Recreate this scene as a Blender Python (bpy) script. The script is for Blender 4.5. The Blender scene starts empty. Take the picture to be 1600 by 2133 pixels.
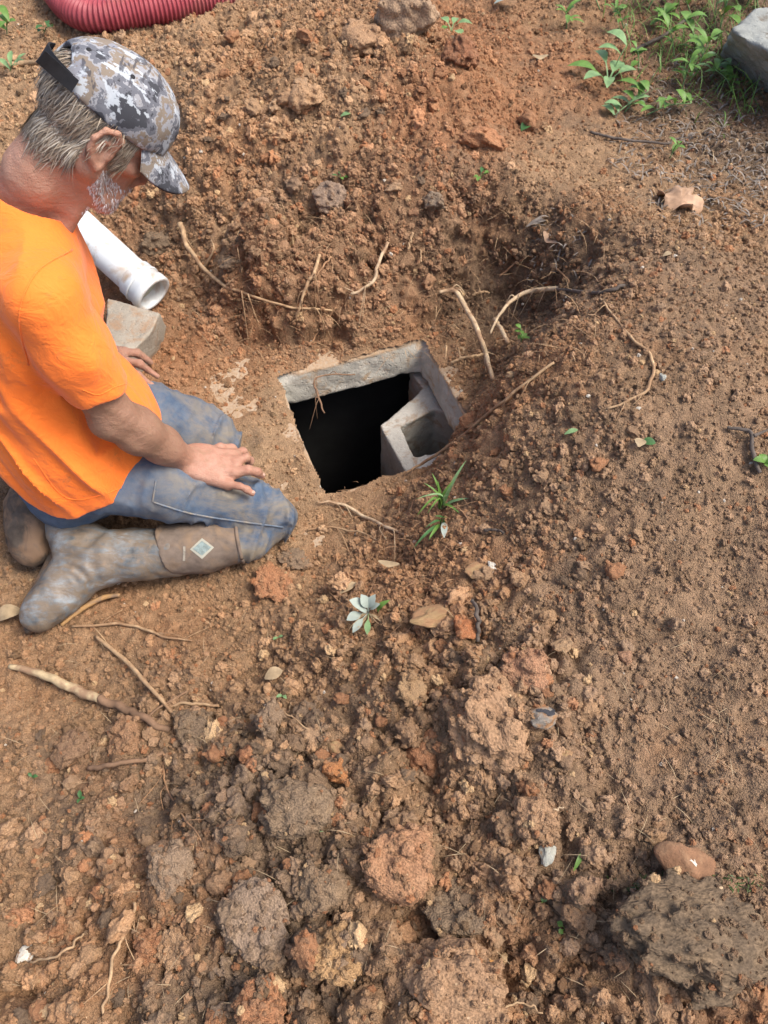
import bpy, bmesh, math, random
import numpy as np
from mathutils import Vector, Matrix, noise as mnoise
import openvdb

# ------------------------------------------------------------------ camera, sky, sun
scene = bpy.context.scene
C = scene.collection
IMG_W, IMG_H, FPX = 1600.0, 2133.0, 1581.0
PITCH = math.radians(55.0)
CAM = np.array([0.0, 0.0, 1.5])
cam_data = bpy.data.cameras.new('camera')
cam = bpy.data.objects.new('camera', cam_data)
C.objects.link(cam)
cam.location = CAM
cam.rotation_euler = (math.pi / 2 - PITCH, 0, 0)
cam_data.sensor_fit = 'VERTICAL'
cam_data.sensor_height = 24.0
cam_data.lens = 24.0 * FPX / IMG_H
cam_data.clip_start = 0.02
cam_data.clip_end = 500.0
cam_data.dof.use_dof = True
cam_data.dof.focus_distance = 1.25
cam_data.dof.aperture_fstop = 9.0
scene.camera = cam

world = bpy.data.worlds.new('World')
scene.world = world
world.use_nodes = True
wn = world.node_tree
sky = wn.nodes.new('ShaderNodeTexSky')
sky.sky_type = 'NISHITA'
sky.sun_disc = False
SUN_EL, SUN_AZ = math.radians(57), math.radians(100)     # azimuth from +Y towards +X
sky.sun_elevation = SUN_EL
sky.sun_rotation = SUN_AZ
sky.dust_density = 4.0
sky.air_density = 0.7
sky.ozone_density = 0.6
wn.nodes['Background'].inputs['Strength'].default_value = 0.125
wn.links.new(sky.outputs[0], wn.nodes['Background'].inputs['Color'])
sun_d = bpy.data.lights.new('sun', 'SUN')
sun_d.energy = 1.4
sun_d.angle = math.radians(24)
sun_d.color = (1.0, 0.95, 0.88)
sun = bpy.data.objects.new('sun', sun_d)
C.objects.link(sun)
sd = Vector((math.cos(SUN_EL) * math.sin(SUN_AZ), math.cos(SUN_EL) * math.cos(SUN_AZ), math.sin(SUN_EL)))
sun.rotation_euler = (-sd).to_track_quat('-Z', 'Y').to_euler()
vs = scene.view_settings
vs.view_transform = 'Standard'
vs.look = 'None'
vs.exposure = 1.28
vs.gamma = 1.0

cy = scene.cycles
cy.max_bounces = 5
cy.diffuse_bounces = 3
cy.glossy_bounces = 2
cy.transmission_bounces = 4
cy.caustics_reflective = False
cy.caustics_refractive = False

# ------------------------------------------------------------------ helpers
rng = np.random.default_rng(7)
random.seed(7)

def ray(px, py):
    u = (px - IMG_W / 2) / FPX
    v = (IMG_H / 2 - py) / FPX
    c, s = math.cos(PITCH), math.sin(PITCH)
    return np.array([u, c + v * s, -s + v * c])

def at(px, py, z):
    d = ray(px, py)
    return CAM + d * ((z - CAM[2]) / d[2])

def at_depth(px, py, depth):
    return CAM + ray(px, py) * depth

def link(name, mesh, mat=None, parent=None):
    o = bpy.data.objects.new(name, mesh)
    C.objects.link(o)
    if mat is not None and not mesh.materials:
        mesh.materials.append(mat)
    if parent is not None:
        o.parent = parent
    return o

def tag(o, label, cat, group=None):
    o['label'] = label
    o['category'] = cat
    if group:
        o['group'] = group
    return o

def empty(name, loc=(0, 0, 0)):
    o = bpy.data.objects.new(name, None)
    o.empty_display_size = 0.05
    o.location = loc
    C.objects.link(o)
    return o

def mesh_np(name, verts, faces, smooth=True):
    """verts (n,3); faces (m,3) or (m,4) int array"""
    me = bpy.data.meshes.new(name)
    verts = np.asarray(verts, dtype=np.float32)
    faces = np.asarray(faces, dtype=np.int32)
    k = faces.shape[1]
    me.vertices.add(len(verts))
    me.vertices.foreach_set('co', verts.ravel())
    me.loops.add(faces.size)
    me.loops.foreach_set('vertex_index', faces.ravel())
    me.polygons.add(len(faces))
    me.polygons.foreach_set('loop_start', np.arange(0, faces.size, k, dtype=np.int32))
    me.polygons.foreach_set('loop_total', np.full(len(faces), k, dtype=np.int32))
    me.polygons.foreach_set('use_smooth', np.full(len(faces), smooth, dtype=bool))
    me.update(calc_edges=True)
    me.validate()
    return me

def vcol(me, name, rgb):
    a = me.attributes.new(name, 'FLOAT_COLOR', 'POINT')
    buf = np.ones((len(rgb), 4), np.float32)
    buf[:, :3] = rgb
    a.data.foreach_set('color', buf.ravel())

# ---- noise (gradient noise, vectorised)
def _hash(ix, iy, iz, seed):
    h = (ix.astype(np.int64) * 374761393 + iy.astype(np.int64) * 668265263 + iz * 2147483647 + seed * 1274126177) & 0xFFFFFFFF
    h = ((h ^ (h >> 13)) * 1274126177) & 0xFFFFFFFF
    return (h ^ (h >> 16)) & 0xFFFFFFFF

def vnoise2(x, y, seed=0):
    xi = np.floor(x); yi = np.floor(y)
    fx = x - xi; fy = y - yi
    xi = xi.astype(np.int64); yi = yi.astype(np.int64)
    out = 0
    ux = fx * fx * fx * (fx * (fx * 6 - 15) + 10); uy = fy * fy * fy * (fy * (fy * 6 - 15) + 10)
    for dx in (0, 1):
        for dy in (0, 1):
            h = _hash(xi + dx, yi + dy, 0, seed) * (2 * math.pi / 4294967296.0)
            g = np.cos(h) * (fx - dx) + np.sin(h) * (fy - dy)
            out = out + g * (ux if dx else 1 - ux) * (uy if dy else 1 - uy)
    return out * 1.4

def fbm2(x, y, f, octv=4, seed=0, gain=0.5):
    s = 0; a = 1.0
    for o in range(octv):
        s = s + a * vnoise2(x * f + 17.3 * o, y * f - 9.1 * o, seed + o)
        a *= gain; f *= 2.03
    return s

def cell2(x, y, f, seed=0):
    """worley F1 and the id of the nearest cell"""
    x = x * f; y = y * f
    xi = np.floor(x).astype(np.int64); yi = np.floor(y).astype(np.int64)
    best = np.full(x.shape, 9.0); bid = np.zeros(x.shape)
    for dx in (-1, 0, 1):
        for dy in (-1, 0, 1):
            h = _hash(xi + dx, yi + dy, 0, seed)
            px = xi + dx + (h & 0xFFFF) / 65536.0
            py = yi + dy + (h >> 16) / 65536.0
            d = (px - x) ** 2 + (py - y) ** 2
            m = d < best
            best = np.where(m, d, best); bid = np.where(m, (h % 1000) / 1000.0, bid)
    return np.sqrt(best), bid

def vnoise3(p, seed=0):
    """p (...,3) gradient-like value noise"""
    x, y, z = p[..., 0], p[..., 1], p[..., 2]
    xi = np.floor(x); yi = np.floor(y); zi = np.floor(z)
    fx = x - xi; fy = y - yi; fz = z - zi
    xi = xi.astype(np.int64); yi = yi.astype(np.int64); zi = zi.astype(np.int64)
    ux = fx * fx * (3 - 2 * fx); uy = fy * fy * (3 - 2 * fy); uz = fz * fz * (3 - 2 * fz)
    out = 0
    for dx in (0, 1):
        for dy in (0, 1):
            for dz in (0, 1):
                h = _hash(xi + dx, yi + dy, (zi + dz) & 0xFFFF, seed) / 2147483648.0 - 1.0
                out = out + h * (ux if dx else 1 - ux) * (uy if dy else 1 - uy) * (uz if dz else 1 - uz)
    return out

# ---- materials
def new_mat(name):
    m = bpy.data.materials.new(name)
    m.use_nodes = True
    nt = m.node_tree
    return m, nt, nt.nodes['Principled BSDF']

class NB:
    """small node-building helper"""
    def __init__(self, nt):
        self.nt = nt
    def n(self, kind, **kw):
        nd = self.nt.nodes.new(kind)
        for k, v in kw.items():
            setattr(nd, k, v)
        return nd
    def l(self, a, b):
        self.nt.links.new(a, b)
    def coords(self, which='Object'):
        return self.n('ShaderNodeTexCoord').outputs[which]
    def noise(self, vec, scale, detail=4, rough=0.55, dist=0.0):
        t = self.n('ShaderNodeTexNoise')
        t.inputs['Scale'].default_value = scale
        t.inputs['Detail'].default_value = detail
        t.inputs['Roughness'].default_value = rough
        t.inputs['Distortion'].default_value = dist
        if vec is not None:
            self.l(vec, t.inputs['Vector'])
        return t
    def voro(self, vec, scale, feature='F1'):
        t = self.n('ShaderNodeTexVoronoi', feature=feature)
        t.inputs['Scale'].default_value = scale
        if vec is not None:
            self.l(vec, t.inputs['Vector'])
        return t
    def ramp(self, fac, stops):
        r = self.n('ShaderNodeValToRGB')
        e = r.color_ramp.elements
        while len(e) > 1:
            e.remove(e[-1])
        e[0].position = stops[0][0]; e[0].color = (*stops[0][1], 1)
        for p, c in stops[1:]:
            q = e.new(p); q.color = (*c, 1)
        self.l(fac, r.inputs[0])
        return r.outputs[0]
    def mix(self, fac, a, b, mode='MIX'):
        m = self.n('ShaderNodeMix', data_type='RGBA', blend_type=mode)
        if isinstance(fac, (int, float)):
            m.inputs[0].default_value = fac
        else:
            self.l(fac, m.inputs[0])
        for i, v in ((6, a), (7, b)):
            if isinstance(v, tuple):
                m.inputs[i].default_value = (*v, 1)
            else:
                self.l(v, m.inputs[i])
        return m.outputs[2]
    def math(self, op, a, b=None):
        m = self.n('ShaderNodeMath', operation=op)
        for i, v in ((0, a), (1, b)):
            if v is None:
                continue
            if isinstance(v, (int, float)):
                m.inputs[i].default_value = v
            else:
                self.l(v, m.inputs[i])
        return m.outputs[0]
    def mapr(self, v, a, b, c=0.0, d=1.0):
        m = self.n('ShaderNodeMapRange')
        m.inputs[1].default_value = a; m.inputs[2].default_value = b
        m.inputs[3].default_value = c; m.inputs[4].default_value = d
        self.l(v, m.inputs[0])
        return m.outputs[0]
    def bump(self, height, strength, dist, normal=None):
        b = self.n('ShaderNodeBump')
        b.inputs['Strength'].default_value = strength
        b.inputs['Distance'].default_value = dist
        self.l(height, b.inputs['Height'])
        if normal is not None:
            self.l(normal, b.inputs['Normal'])
        return b.outputs[0]
    def mapping(self, vec, scale=(1, 1, 1), rot=(0, 0, 0)):
        m = self.n('ShaderNodeMapping')
        m.inputs['Scale'].default_value = scale
        m.inputs['Rotation'].default_value = rot
        self.l(vec, m.inputs[0])
        return m.outputs[0]

def finish(b, bs, color, rough=0.9, normal=None, spec=0.3):
    if isinstance(color, tuple):
        bs.inputs['Base Color'].default_value = (*color, 1)
    else:
        b.l(color, bs.inputs['Base Color'])
    if isinstance(rough, (int, float)):
        bs.inputs['Roughness'].default_value = rough
    else:
        b.l(rough, bs.inputs['Roughness'])
    bs.inputs['Specular IOR Level'].default_value = spec
    if normal is not None:
        b.l(normal, bs.inputs['Normal'])

def soil_mat(name, attr_type, coord='Object', grain=1.0, bdist=0.004):
    """soil whose own colour comes from the 'soil' attribute"""
    m, nt, bs = new_mat(name)
    b = NB(nt)
    a = b.n('ShaderNodeAttribute', attribute_type=attr_type, attribute_name='soil')
    v = b.coords(coord)
    n1 = b.noise(v, 60 * grain, 3, 0.65)
    n2 = b.noise(v, 420 * grain, 1, 0.6)
    c = b.mix(b.mapr(n1.outputs[0], 0.3, 0.7), a.outputs['Color'], (0.44, 0.30, 0.17), 'MIX')
    c = b.mix(0.78, c, a.outputs['Color'])
    f = b.mapr(n2.outputs[0], 0.25, 0.75, 0.62, 1.38)
    g = b.n('ShaderNodeVectorMath', operation='SCALE')
    b.l(c, g.inputs[0]); b.l(f, g.inputs['Scale'])
    # pale grit
    vo = b.voro(v, 260 * grain)
    gr = b.math('MULTIPLY', b.mapr(vo.outputs['Color'], 0.9, 0.93), b.mapr(vo.outputs['Distance'], 0.32, 0.22))
    col = b.mix(gr, g.outputs[0], (0.50, 0.36, 0.22))
    h = b.math('ADD', b.math('MULTIPLY', n1.outputs[0], 1.6), n2.outputs[0])
    h = b.math('SUBTRACT', h, b.math('MULTIPLY', vo.outputs['Distance'], 0.5))
    nm = b.bump(h, 0.8, bdist)
    finish(b, bs, col, 0.92, nm, 0.18)
    return m

M_GROUND = soil_mat('soil_ground', 'GEOMETRY')
M_CRUMB = soil_mat('soil_crumb', 'INSTANCER', 'Object', 0.03, 0.0012)
M_CLOD = soil_mat('soil_clod', 'OBJECT', 'Object', 0.05, 0.0036)

def simple_mat(name, col, rough=0.7, var=0.25, scale=40, bump=0.0, spec=0.3, dirt=None, dirt_amt=0.5, dscale=12):
    m, nt, bs = new_mat(name)
    b = NB(nt)
    v = b.coords()
    n = b.noise(v, scale, 5, 0.6)
    c2 = tuple(min(1, x * (1 + var)) for x in col); c1 = tuple(x * (1 - var) for x in col)
    c = b.ramp(n.outputs[0], [(0.3, c1), (0.7, c2)])
    if dirt:
        d = b.noise(v, dscale, 6, 0.65, 0.5)
        c = b.mix(b.mapr(d.outputs[0], 0.62 - 0.3 * dirt_amt, 0.74 - 0.25 * dirt_amt), c, dirt)
    nm = b.bump(n.outputs[0], bump, 0.003) if bump else None
    finish(b, bs, c, rough, nm, spec)
    return m
# ------------------------------------------------------------------ volume modelling helpers
class Vol:
    """signed-distance volume; shapes are blended in and the zero surface becomes a mesh"""
    def __init__(self, lo, hi, h, big=0.05):
        self.lo = np.array(lo, float); self.h = h; self.big = big; self.rs = 1.0
        self.n = np.ceil((np.array(hi, float) - self.lo) / h).astype(int) + 1
        self.D = np.full(self.n, big, np.float32)
    def window(self, a, b):
        i0 = np.clip(np.floor((np.array(a) - self.lo) / self.h).astype(int), 0, self.n - 1)
        i1 = np.clip(np.ceil((np.array(b) - self.lo) / self.h).astype(int) + 1, 1, self.n)
        i1 = np.maximum(i1, i0 + 1)
        sl = tuple(slice(p, q) for p, q in zip(i0, i1))
        ax = [self.lo[k] + self.h * np.arange(i0[k], i1[k]) for k in range(3)]
        return sl, np.stack(np.meshgrid(*ax, indexing='ij'), -1)
    def add(self, d, sl, k=0.0):
        a = self.D[sl]
        if k > 0:
            h = np.clip(0.5 + 0.5 * (a - d) / k, 0, 1)
            r = a * (1 - h) + d * h - k * h * (1 - h)
        else:
            r = np.minimum(a, d)
        self.D[sl] = np.minimum(r, self.big)
    def cut(self, d, sl, k=0.0):
        a = self.D[sl]
        if k > 0:
            h = np.clip(0.5 - 0.5 * (a + d) / k, 0, 1)
            r = a * (1 - h) - d * h + k * h * (1 - h)
        else:
            r = np.maximum(a, -d)
        self.D[sl] = r
    def cone(self, a, b, ra, rb, k=0.0, cut=False):
        a = np.array(a, float); b = np.array(b, float); ra = ra * self.rs; rb = rb * self.rs
        m = max(ra, rb) + k + self.h * 3 + 0.01
        sl, P = self.window(np.minimum(a, b) - m, np.maximum(a, b) + m)
        ab = b - a
        t = np.clip(((P - a) @ ab) / max(ab @ ab, 1e-9), 0, 1)
        d = np.linalg.norm(P - a - t[..., None] * ab, axis=-1) - (ra + (rb - ra) * t)
        (self.cut if cut else self.add)(d, sl, k)
    def chain(self, pts, rad, k=0.0):
        for i in range(len(pts) - 1):
            self.cone(pts[i], pts[i + 1], rad[i], rad[i + 1], k)
    def ell(self, c, r, R=None, k=0.0, cut=False):
        """ellipsoid with centre c, radii r, axes = columns of R"""
        c = np.array(c, float); r = np.array(r, float) * self.rs
        R = np.eye(3) if R is None else np.array(R)
        ext = np.sqrt(((R * r) ** 2).sum(1)) + k + self.h * 3 + 0.008
        sl, P = self.window(c - ext, c + ext)
        q = (P - c) @ R
        k0 = np.linalg.norm(q / r, axis=-1); k1 = np.linalg.norm(q / r ** 2, axis=-1)
        d = k0 * (k0 - 1) / np.maximum(k1, 1e-6)
        (self.cut if cut else self.add)(d, sl, k)
    def sweep(self, pts, ra, rb, side, k=0.0):
        """tube of elliptical section: ra along the 'side' vector, rb across it"""
        for i in range(len(pts) - 1):
            a = np.array(pts[i], float); b = np.array(pts[i + 1], float)
            m = max(ra[i], ra[i + 1], rb[i], rb[i + 1]) + k + self.h * 3 + 0.01
            sl, P = self.window(np.minimum(a, b) - m, np.maximum(a, b) + m)
            ab = b - a
            s = np.array(side if np.ndim(side) == 1 else side[i], float)
            t = np.clip(((P - a) @ ab) / (ab @ ab), 0, 1)
            q = P - a - t[..., None] * ab
            s = s / np.linalg.norm(s)
            qs = q @ s; qo = np.sqrt(np.maximum((q * q).sum(-1) - qs ** 2, 0))
            A = ra[i] + (ra[i + 1] - ra[i]) * t; B = rb[i] + (rb[i + 1] - rb[i]) * t
            k0 = np.sqrt((qs / A) ** 2 + (qo / B) ** 2); k1 = np.sqrt((qs / A ** 2) ** 2 + (qo / B ** 2) ** 2)
            d = np.where(k1 > 1e-6, k0 * (k0 - 1) / np.maximum(k1, 1e-6), -np.minimum(A, B))
            self.add(d, sl, k)
    def displace(self, fn):
        """push the surface in and out by fn(points) near it"""
        idx = np.argwhere(np.abs(self.D) < self.h * 9)
        P = self.lo + idx * self.h
        self.D[tuple(idx.T)] += fn(P).astype(np.float32)
    def mesh(self, name, origin=(0, 0, 0), smooth=True):
        g = openvdb.FloatGrid(float(self.big))
        g.copyFromArray(np.ascontiguousarray(self.D), tolerance=0.0)
        p, q = g.convertToQuads(isovalue=0.0)
        v = self.lo + p.astype(float) * self.h - np.array(origin)
        q = q[:, ::-1] if _FLIP else q
        return mesh_np(name, v, q, smooth)
_FLIP = False
def _test_flip():
    global _FLIP
    t = Vol((-1, -1, -1), (1, 1, 1), 0.1, 0.5)
    t.cone((0, 0, 0), (0.1, 0, 0), 0.5, 0.5)
    m = t.mesh('t')
    pl = m.polygons[0]
    if pl.normal.dot(pl.center) < 0:
        _FLIP = True
    bpy.data.meshes.remove(m)
_test_flip()

def relax(me, it=2, f=0.5):
    bm = bmesh.new(); bm.from_mesh(me)
    for _ in range(it):
        bmesh.ops.smooth_vert(bm, verts=bm.verts, factor=f, use_axis_x=True, use_axis_y=True, use_axis_z=True)
    bm.to_mesh(me); bm.free()
    return me

def catmull(pts, n):
    P = np.array(pts, float)
    if len(P) < 3:
        t = np.linspace(0, 1, n)[:, None]
        return P[0] * (1 - t) + P[-1] * t
    E = np.vstack([2 * P[0] - P[1], P, 2 * P[-1] - P[-2]])
    out = []
    for u in np.linspace(0, len(P) - 1 - 1e-6, n):
        i = int(u); t = u - i
        p0, p1, p2, p3 = E[i], E[i + 1], E[i + 2], E[i + 3]
        out.append(0.5 * (2 * p1 + (p2 - p0) * t + (2 * p0 - 5 * p1 + 4 * p2 - p3) * t * t + (3 * p1 - p0 - 3 * p2 + p3) * t ** 3))
    return np.array(out)

def tube_geo(path, radii, sides=8, rough=0.0, seed=0):
    r = np.random.default_rng(seed)
    P = np.asarray(path); n = len(P)
    R = np.interp(np.linspace(0, 1, n), np.linspace(0, 1, len(radii)), radii)
    T = np.gradient(P, axis=0); T /= np.maximum(np.linalg.norm(T, axis=1, keepdims=True), 1e-9)
    N = np.cross(T[0], [0.3, 0.2, 1.0]); N /= np.linalg.norm(N)
    V = []
    for i in range(n):
        N = N - T[i] * (N @ T[i]); N /= np.linalg.norm(N)
        B = np.cross(T[i], N)
        for k in range(sides):
            a = 2 * math.pi * k / sides
            V.append(P[i] + (N * math.cos(a) + B * math.sin(a)) * R[i] * (1 + rough * r.uniform(-1, 1)))
    F = []
    for i in range(n - 1):
        for k in range(sides):
            k2 = (k + 1) % sides
            F.append((i * sides + k, i * sides + k2, (i + 1) * sides + k2, (i + 1) * sides + k))
    c0 = len(V); V.append(P[0]); V.append(P[-1])
    for k in range(sides):
        k2 = (k + 1) % sides
        F.append((c0, k2, k, k)); F.append((c0 + 1, (n - 1) * sides + k, (n - 1) * sides + k2, (n - 1) * sides + k2))
    return np.array(V), F

def poly_mesh(name, V, F, smooth=True):
    me = bpy.data.meshes.new(name)
    F = [tuple(dict.fromkeys(f)) for f in F]
    me.from_pydata([tuple(v) for v in V], [], F)
    for p in me.polygons:
        p.use_smooth = smooth
    me.update()
    return me

class Geo:
    def __init__(self):
        self.V = []; self.F = []
    def add(self, V, F):
        o = len(self.V)
        self.V.extend([tuple(v) for v in V]); self.F.extend([tuple(i + o for i in f) for f in F])
    def mesh(self, name, smooth=True, origin=(0, 0, 0)):
        return poly_mesh(name, np.array(self.V) - np.array(origin), self.F, smooth)

def thing_mesh(name, me_world, mat, label, cat, group=None, base=None):
    """a one-mesh thing whose origin is moved to its base"""
    n = len(me_world.vertices)
    co = np.empty(n * 3); me_world.vertices.foreach_get('co', co); co = co.reshape(-1, 3)
    b = np.array([co[:, 0].mean(), co[:, 1].mean(), co[:, 2].min()]) if base is None else np.array(base)
    me_world.vertices.foreach_set('co', (co - b).astype(np.float32).ravel()); me_world.update()
    o = link(name, me_world, mat); o.location = b
    return tag(o, label, cat, group)

# ------------------------------------------------------------------ terrain
# (px, py, height, coarseness 0..1, colour key): a pixel gives the direction, the height the distance
CP = [
 # pit floor round the tank opening
 (585,790,0,.12,'s'),(735,752,0,.12,'s'),(880,715,0,.1,'b'),(965,825,0,.1,'b'),(670,1030,0,.1,'s'),(630,910,0,.08,'s'),(500,950,0,.1,'s'),
 (450,800,.005,.2,'s'),(540,840,.0,.08,'s'),(620,1100,0,.2,'s'),(400,1000,0,.1,'b'),(300,1250,0,.15,'b'),(480,1250,0,.25,'b'),(120,1330,0,.15,'b'),
 (100,1450,.01,.25,'b'),(10,1550,.02,.2,'b'),(350,750,.02,.2,'r'),(250,650,.03,.3,'r'),(150,1000,0,.2,'d'),(20,900,.03,.3,'d'),(10,1250,.0,.2,'b'),
 (740,1080,.005,.2,'b'),(820,960,.002,.1,'b'),(935,900,.0,.1,'b'),(885,972,.0,.1,'b'),
 # far wall of the pit
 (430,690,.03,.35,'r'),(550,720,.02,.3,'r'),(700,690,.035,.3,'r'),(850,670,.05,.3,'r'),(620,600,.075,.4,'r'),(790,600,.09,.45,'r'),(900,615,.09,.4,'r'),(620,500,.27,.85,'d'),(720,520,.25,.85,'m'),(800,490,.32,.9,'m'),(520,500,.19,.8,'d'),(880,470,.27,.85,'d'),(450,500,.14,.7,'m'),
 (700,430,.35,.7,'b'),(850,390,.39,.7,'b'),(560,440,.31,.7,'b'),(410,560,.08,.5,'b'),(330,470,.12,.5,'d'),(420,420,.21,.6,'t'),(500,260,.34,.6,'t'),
 (700,230,.38,.7,'t'),(860,250,.36,.6,'r'),(800,90,.44,.7,'t'),(640,90,.42,.7,'b'),(450,120,.36,.6,'t'),(300,70,.31,.5,'t'),(100,60,.29,.3,'t'),(20,200,.27,.3,'t'),
 (20,60,.29,.2,'t'),(130,200,.28,.4,'t'),(960,150,.42,.3,'r'),(960,70,.36,.3,'r'),(940,300,.36,.4,'r'),
 # undisturbed surface beyond the cut
 (1050,250,.32,.2,'r'),(1200,300,.31,.05,'t'),(1200,150,.33,.15,'r'),(1400,200,.32,.2,'d'),(1560,90,.34,.2,'d'),(1420,420,.31,.2,'t'),(1250,400,.30,.08,'t'),(1120,370,.30,.1,'t'),
 (1560,320,.33,.2,'d'),(1500,480,.33,.35,'b'),(1200,20,.36,.2,'b'),(1500,0,.38,.2,'d'),(900,-150,.42,.4,'t'),(300,-150,.34,.2,'t'),(1600,-100,.4,.2,'d'),
 # the cut with its dark layer
 (960,380,.31,.5,'r'),(1060,430,.285,.4,'b'),(1170,505,.275,.4,'b'),(1225,570,.29,.3,'b'),
 (960,480,.21,.4,'d'),(1030,520,.17,.3,'d'),(1110,540,.19,.3,'d'),(1190,590,.22,.3,'d'),(950,640,.05,.25,'d'),(1060,640,.06,.25,'d'),(1010,700,.035,.25,'b'),(1130,640,.12,.25,'d'),
 # loose heap on the right and its bank beside the opening
 (1300,570,.41,.2,'m'),(1450,600,.44,.2,'m'),(1600,620,.43,.2,'m'),(1230,690,.43,.3,'m'),(1110,740,.37,.3,'b'),(1050,795,.31,.35,'b'),(1040,848,.29,.3,'b'),
 (1024,888,.27,.3,'b'),(998,935,.235,.3,'b'),(922,1014,.17,.3,'b'),(850,1090,.11,.35,'b'),(790,1160,.06,.4,'b'),(725,1250,.08,.5,'b'),(900,1200,.19,.5,'b'),(1200,900,.40,.3,'m'),
 (1500,900,.44,.2,'m'),(1000,1050,.24,.45,'m'),(1200,1200,.33,.3,'m'),(1500,1300,.36,.1,'m'),(1600,1100,.41,.2,'m'),(1100,1450,.30,.7,'m'),(1380,1500,.33,.15,'m'),
 (900,1400,.23,.75,'b'),(700,1400,.15,.7,'b'),(550,1400,.06,.5,'b'),(600,1600,.16,.85,'d'),(330,1680,.09,.6,'d'),(430,1600,.1,.7,'d'),(400,1500,.06,.5,'b'),(200,1600,.06,.4,'d'),(150,1520,.03,.4,'b'),(480,1740,.17,.85,'d'),
 (250,1800,.13,.7,'m'),(60,1800,.1,.5,'b'),(100,1950,.12,.6,'b'),(600,1900,.21,.9,'d'),(900,1750,.24,.9,'b'),(850,2050,.26,.9,'b'),(1250,1750,.30,.5,'m'),(1500,1700,.34,.25,'m'),
 (1450,1950,.33,.5,'d'),(1150,2000,.28,.8,'d'),(1100,2120,.28,.9,'b'),(500,2100,.2,.9,'d'),(100,2110,.15,.7,'b'),(1550,2120,.33,.8,'r'),
 (1500,2300,.32,.7,'b'),(800,2350,.27,.8,'b'),(100,2350,.17,.6,'b'),(1900,1800,.38,.3,'b'),(1900,1000,.46,.3,'b'),(1850,400,.36,.2,'d'),(-300,1500,.05,.3,'b'),(-300,1000,.05,.3,'b'),
 (-250,500,.2,.3,'t'),(-300,100,.3,.2,'t'),(-300,2000,.14,.5,'b'),
]
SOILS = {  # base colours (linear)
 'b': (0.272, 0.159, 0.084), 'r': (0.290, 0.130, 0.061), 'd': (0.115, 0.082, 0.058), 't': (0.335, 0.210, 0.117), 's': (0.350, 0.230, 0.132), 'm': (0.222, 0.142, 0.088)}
cp_w = np.array([at(p[0], p[1], p[2]) for p in CP])
cp_xy = cp_w[:, :2]; cp_z = np.array([p[2] for p in CP])
cp_c = np.array([SOILS[p[4]] for p in CP]); cp_r = np.array([p[3] for p in CP])
far_ring = [(math.cos(a) * 7, 1.5 + math.sin(a) * 7) for a in np.linspace(0, 2 * math.pi, 14, endpoint=False)]
cp_xy = np.vstack([cp_xy, far_ring]); cp_z = np.append(cp_z, np.full(14, 0.34))
cp_c = np.vstack([cp_c, np.tile(SOILS['t'], (14, 1))]); cp_r = np.append(cp_r, np.full(14, 0.2))

def _tps(r2):
    return np.where(r2 > 1e-12, r2 * np.log(np.maximum(r2, 1e-12)), 0.0)
_n = len(cp_xy)
_A = np.zeros((_n + 3, _n + 3))
_d2 = ((cp_xy[:, None] - cp_xy[None]) ** 2).sum(-1)
_A[:_n, :_n] = _tps(_d2) + np.eye(_n) * 2e-4
_A[:_n, _n] = 1; _A[:_n, _n + 1:] = cp_xy; _A[_n, :_n] = 1; _A[_n + 1:, :_n] = cp_xy.T
_sol = np.linalg.solve(_A, np.append(cp_z, [0, 0, 0]))

def base_height(x, y):
    x = np.asarray(x, float); y = np.asarray(y, float)
    xs = x.ravel(); ys = y.ravel()
    dist = np.hypot(xs, ys - 1.5)
    sc = np.where(dist > 6.5, 6.5 / np.maximum(dist, 1e-6), 1.0)
    xs = xs * sc; ys = 1.5 + (ys - 1.5) * sc
    out = _sol[_n] + _sol[_n + 1] * xs + _sol[_n + 2] * ys
    for i in range(_n):
        out += _sol[i] * _tps((xs - cp_xy[i, 0]) ** 2 + (ys - cp_xy[i, 1]) ** 2)
    return out.reshape(x.shape)

def zone(x, y):
    """coarseness and soil colour, blended from the control points"""
    xs = x.ravel(); ys = y.ravel()
    # wobble the lookup so that zone borders are ragged
    wx = xs + 0.07 * fbm2(xs, ys, 5.0, 3, 31); wy = ys + 0.07 * fbm2(xs, ys, 5.0, 3, 57)
    num = np.zeros((len(xs), 4)); den = np.zeros(len(xs))
    for i in range(_n):
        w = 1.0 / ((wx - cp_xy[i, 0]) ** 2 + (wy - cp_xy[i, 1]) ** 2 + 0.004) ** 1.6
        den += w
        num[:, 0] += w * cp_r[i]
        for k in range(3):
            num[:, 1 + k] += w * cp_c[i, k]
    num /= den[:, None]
    r = num[:, 0]; c = num[:, 1:]
    # patches: darker organic soil, redder clay, paler dust
    n1 = fbm2(xs, ys, 3.1, 4, 5); n2 = fbm2(xs, ys, 7.3, 4, 11); n3 = fbm2(xs, ys, 19.0, 3, 23)
    dk = np.clip((n2 - 0.28) * 2.6, 0, 1)[:, None] * 0.55
    c = c * (1 - dk) + dk * np.array(SOILS['d'])
    rd = np.clip((n1 - 0.15) * 2.2, 0, 1)[:, None] * 0.5
    c = c * (1 - rd) + rd * np.array((0.280, 0.130, 0.057))
    pl = np.clip((n3 - 0.3) * 2.2, 0, 1)[:, None] * 0.35
    c = c * (1 - pl) + pl * np.array((0.345, 0.215, 0.125))
    c = c * (1 + 0.16 * n3 + 0.12 * n2)[:, None]
    return r.reshape(x.shape), np.clip(c, 0.02, 0.6).reshape(x.shape + (3,))

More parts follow.
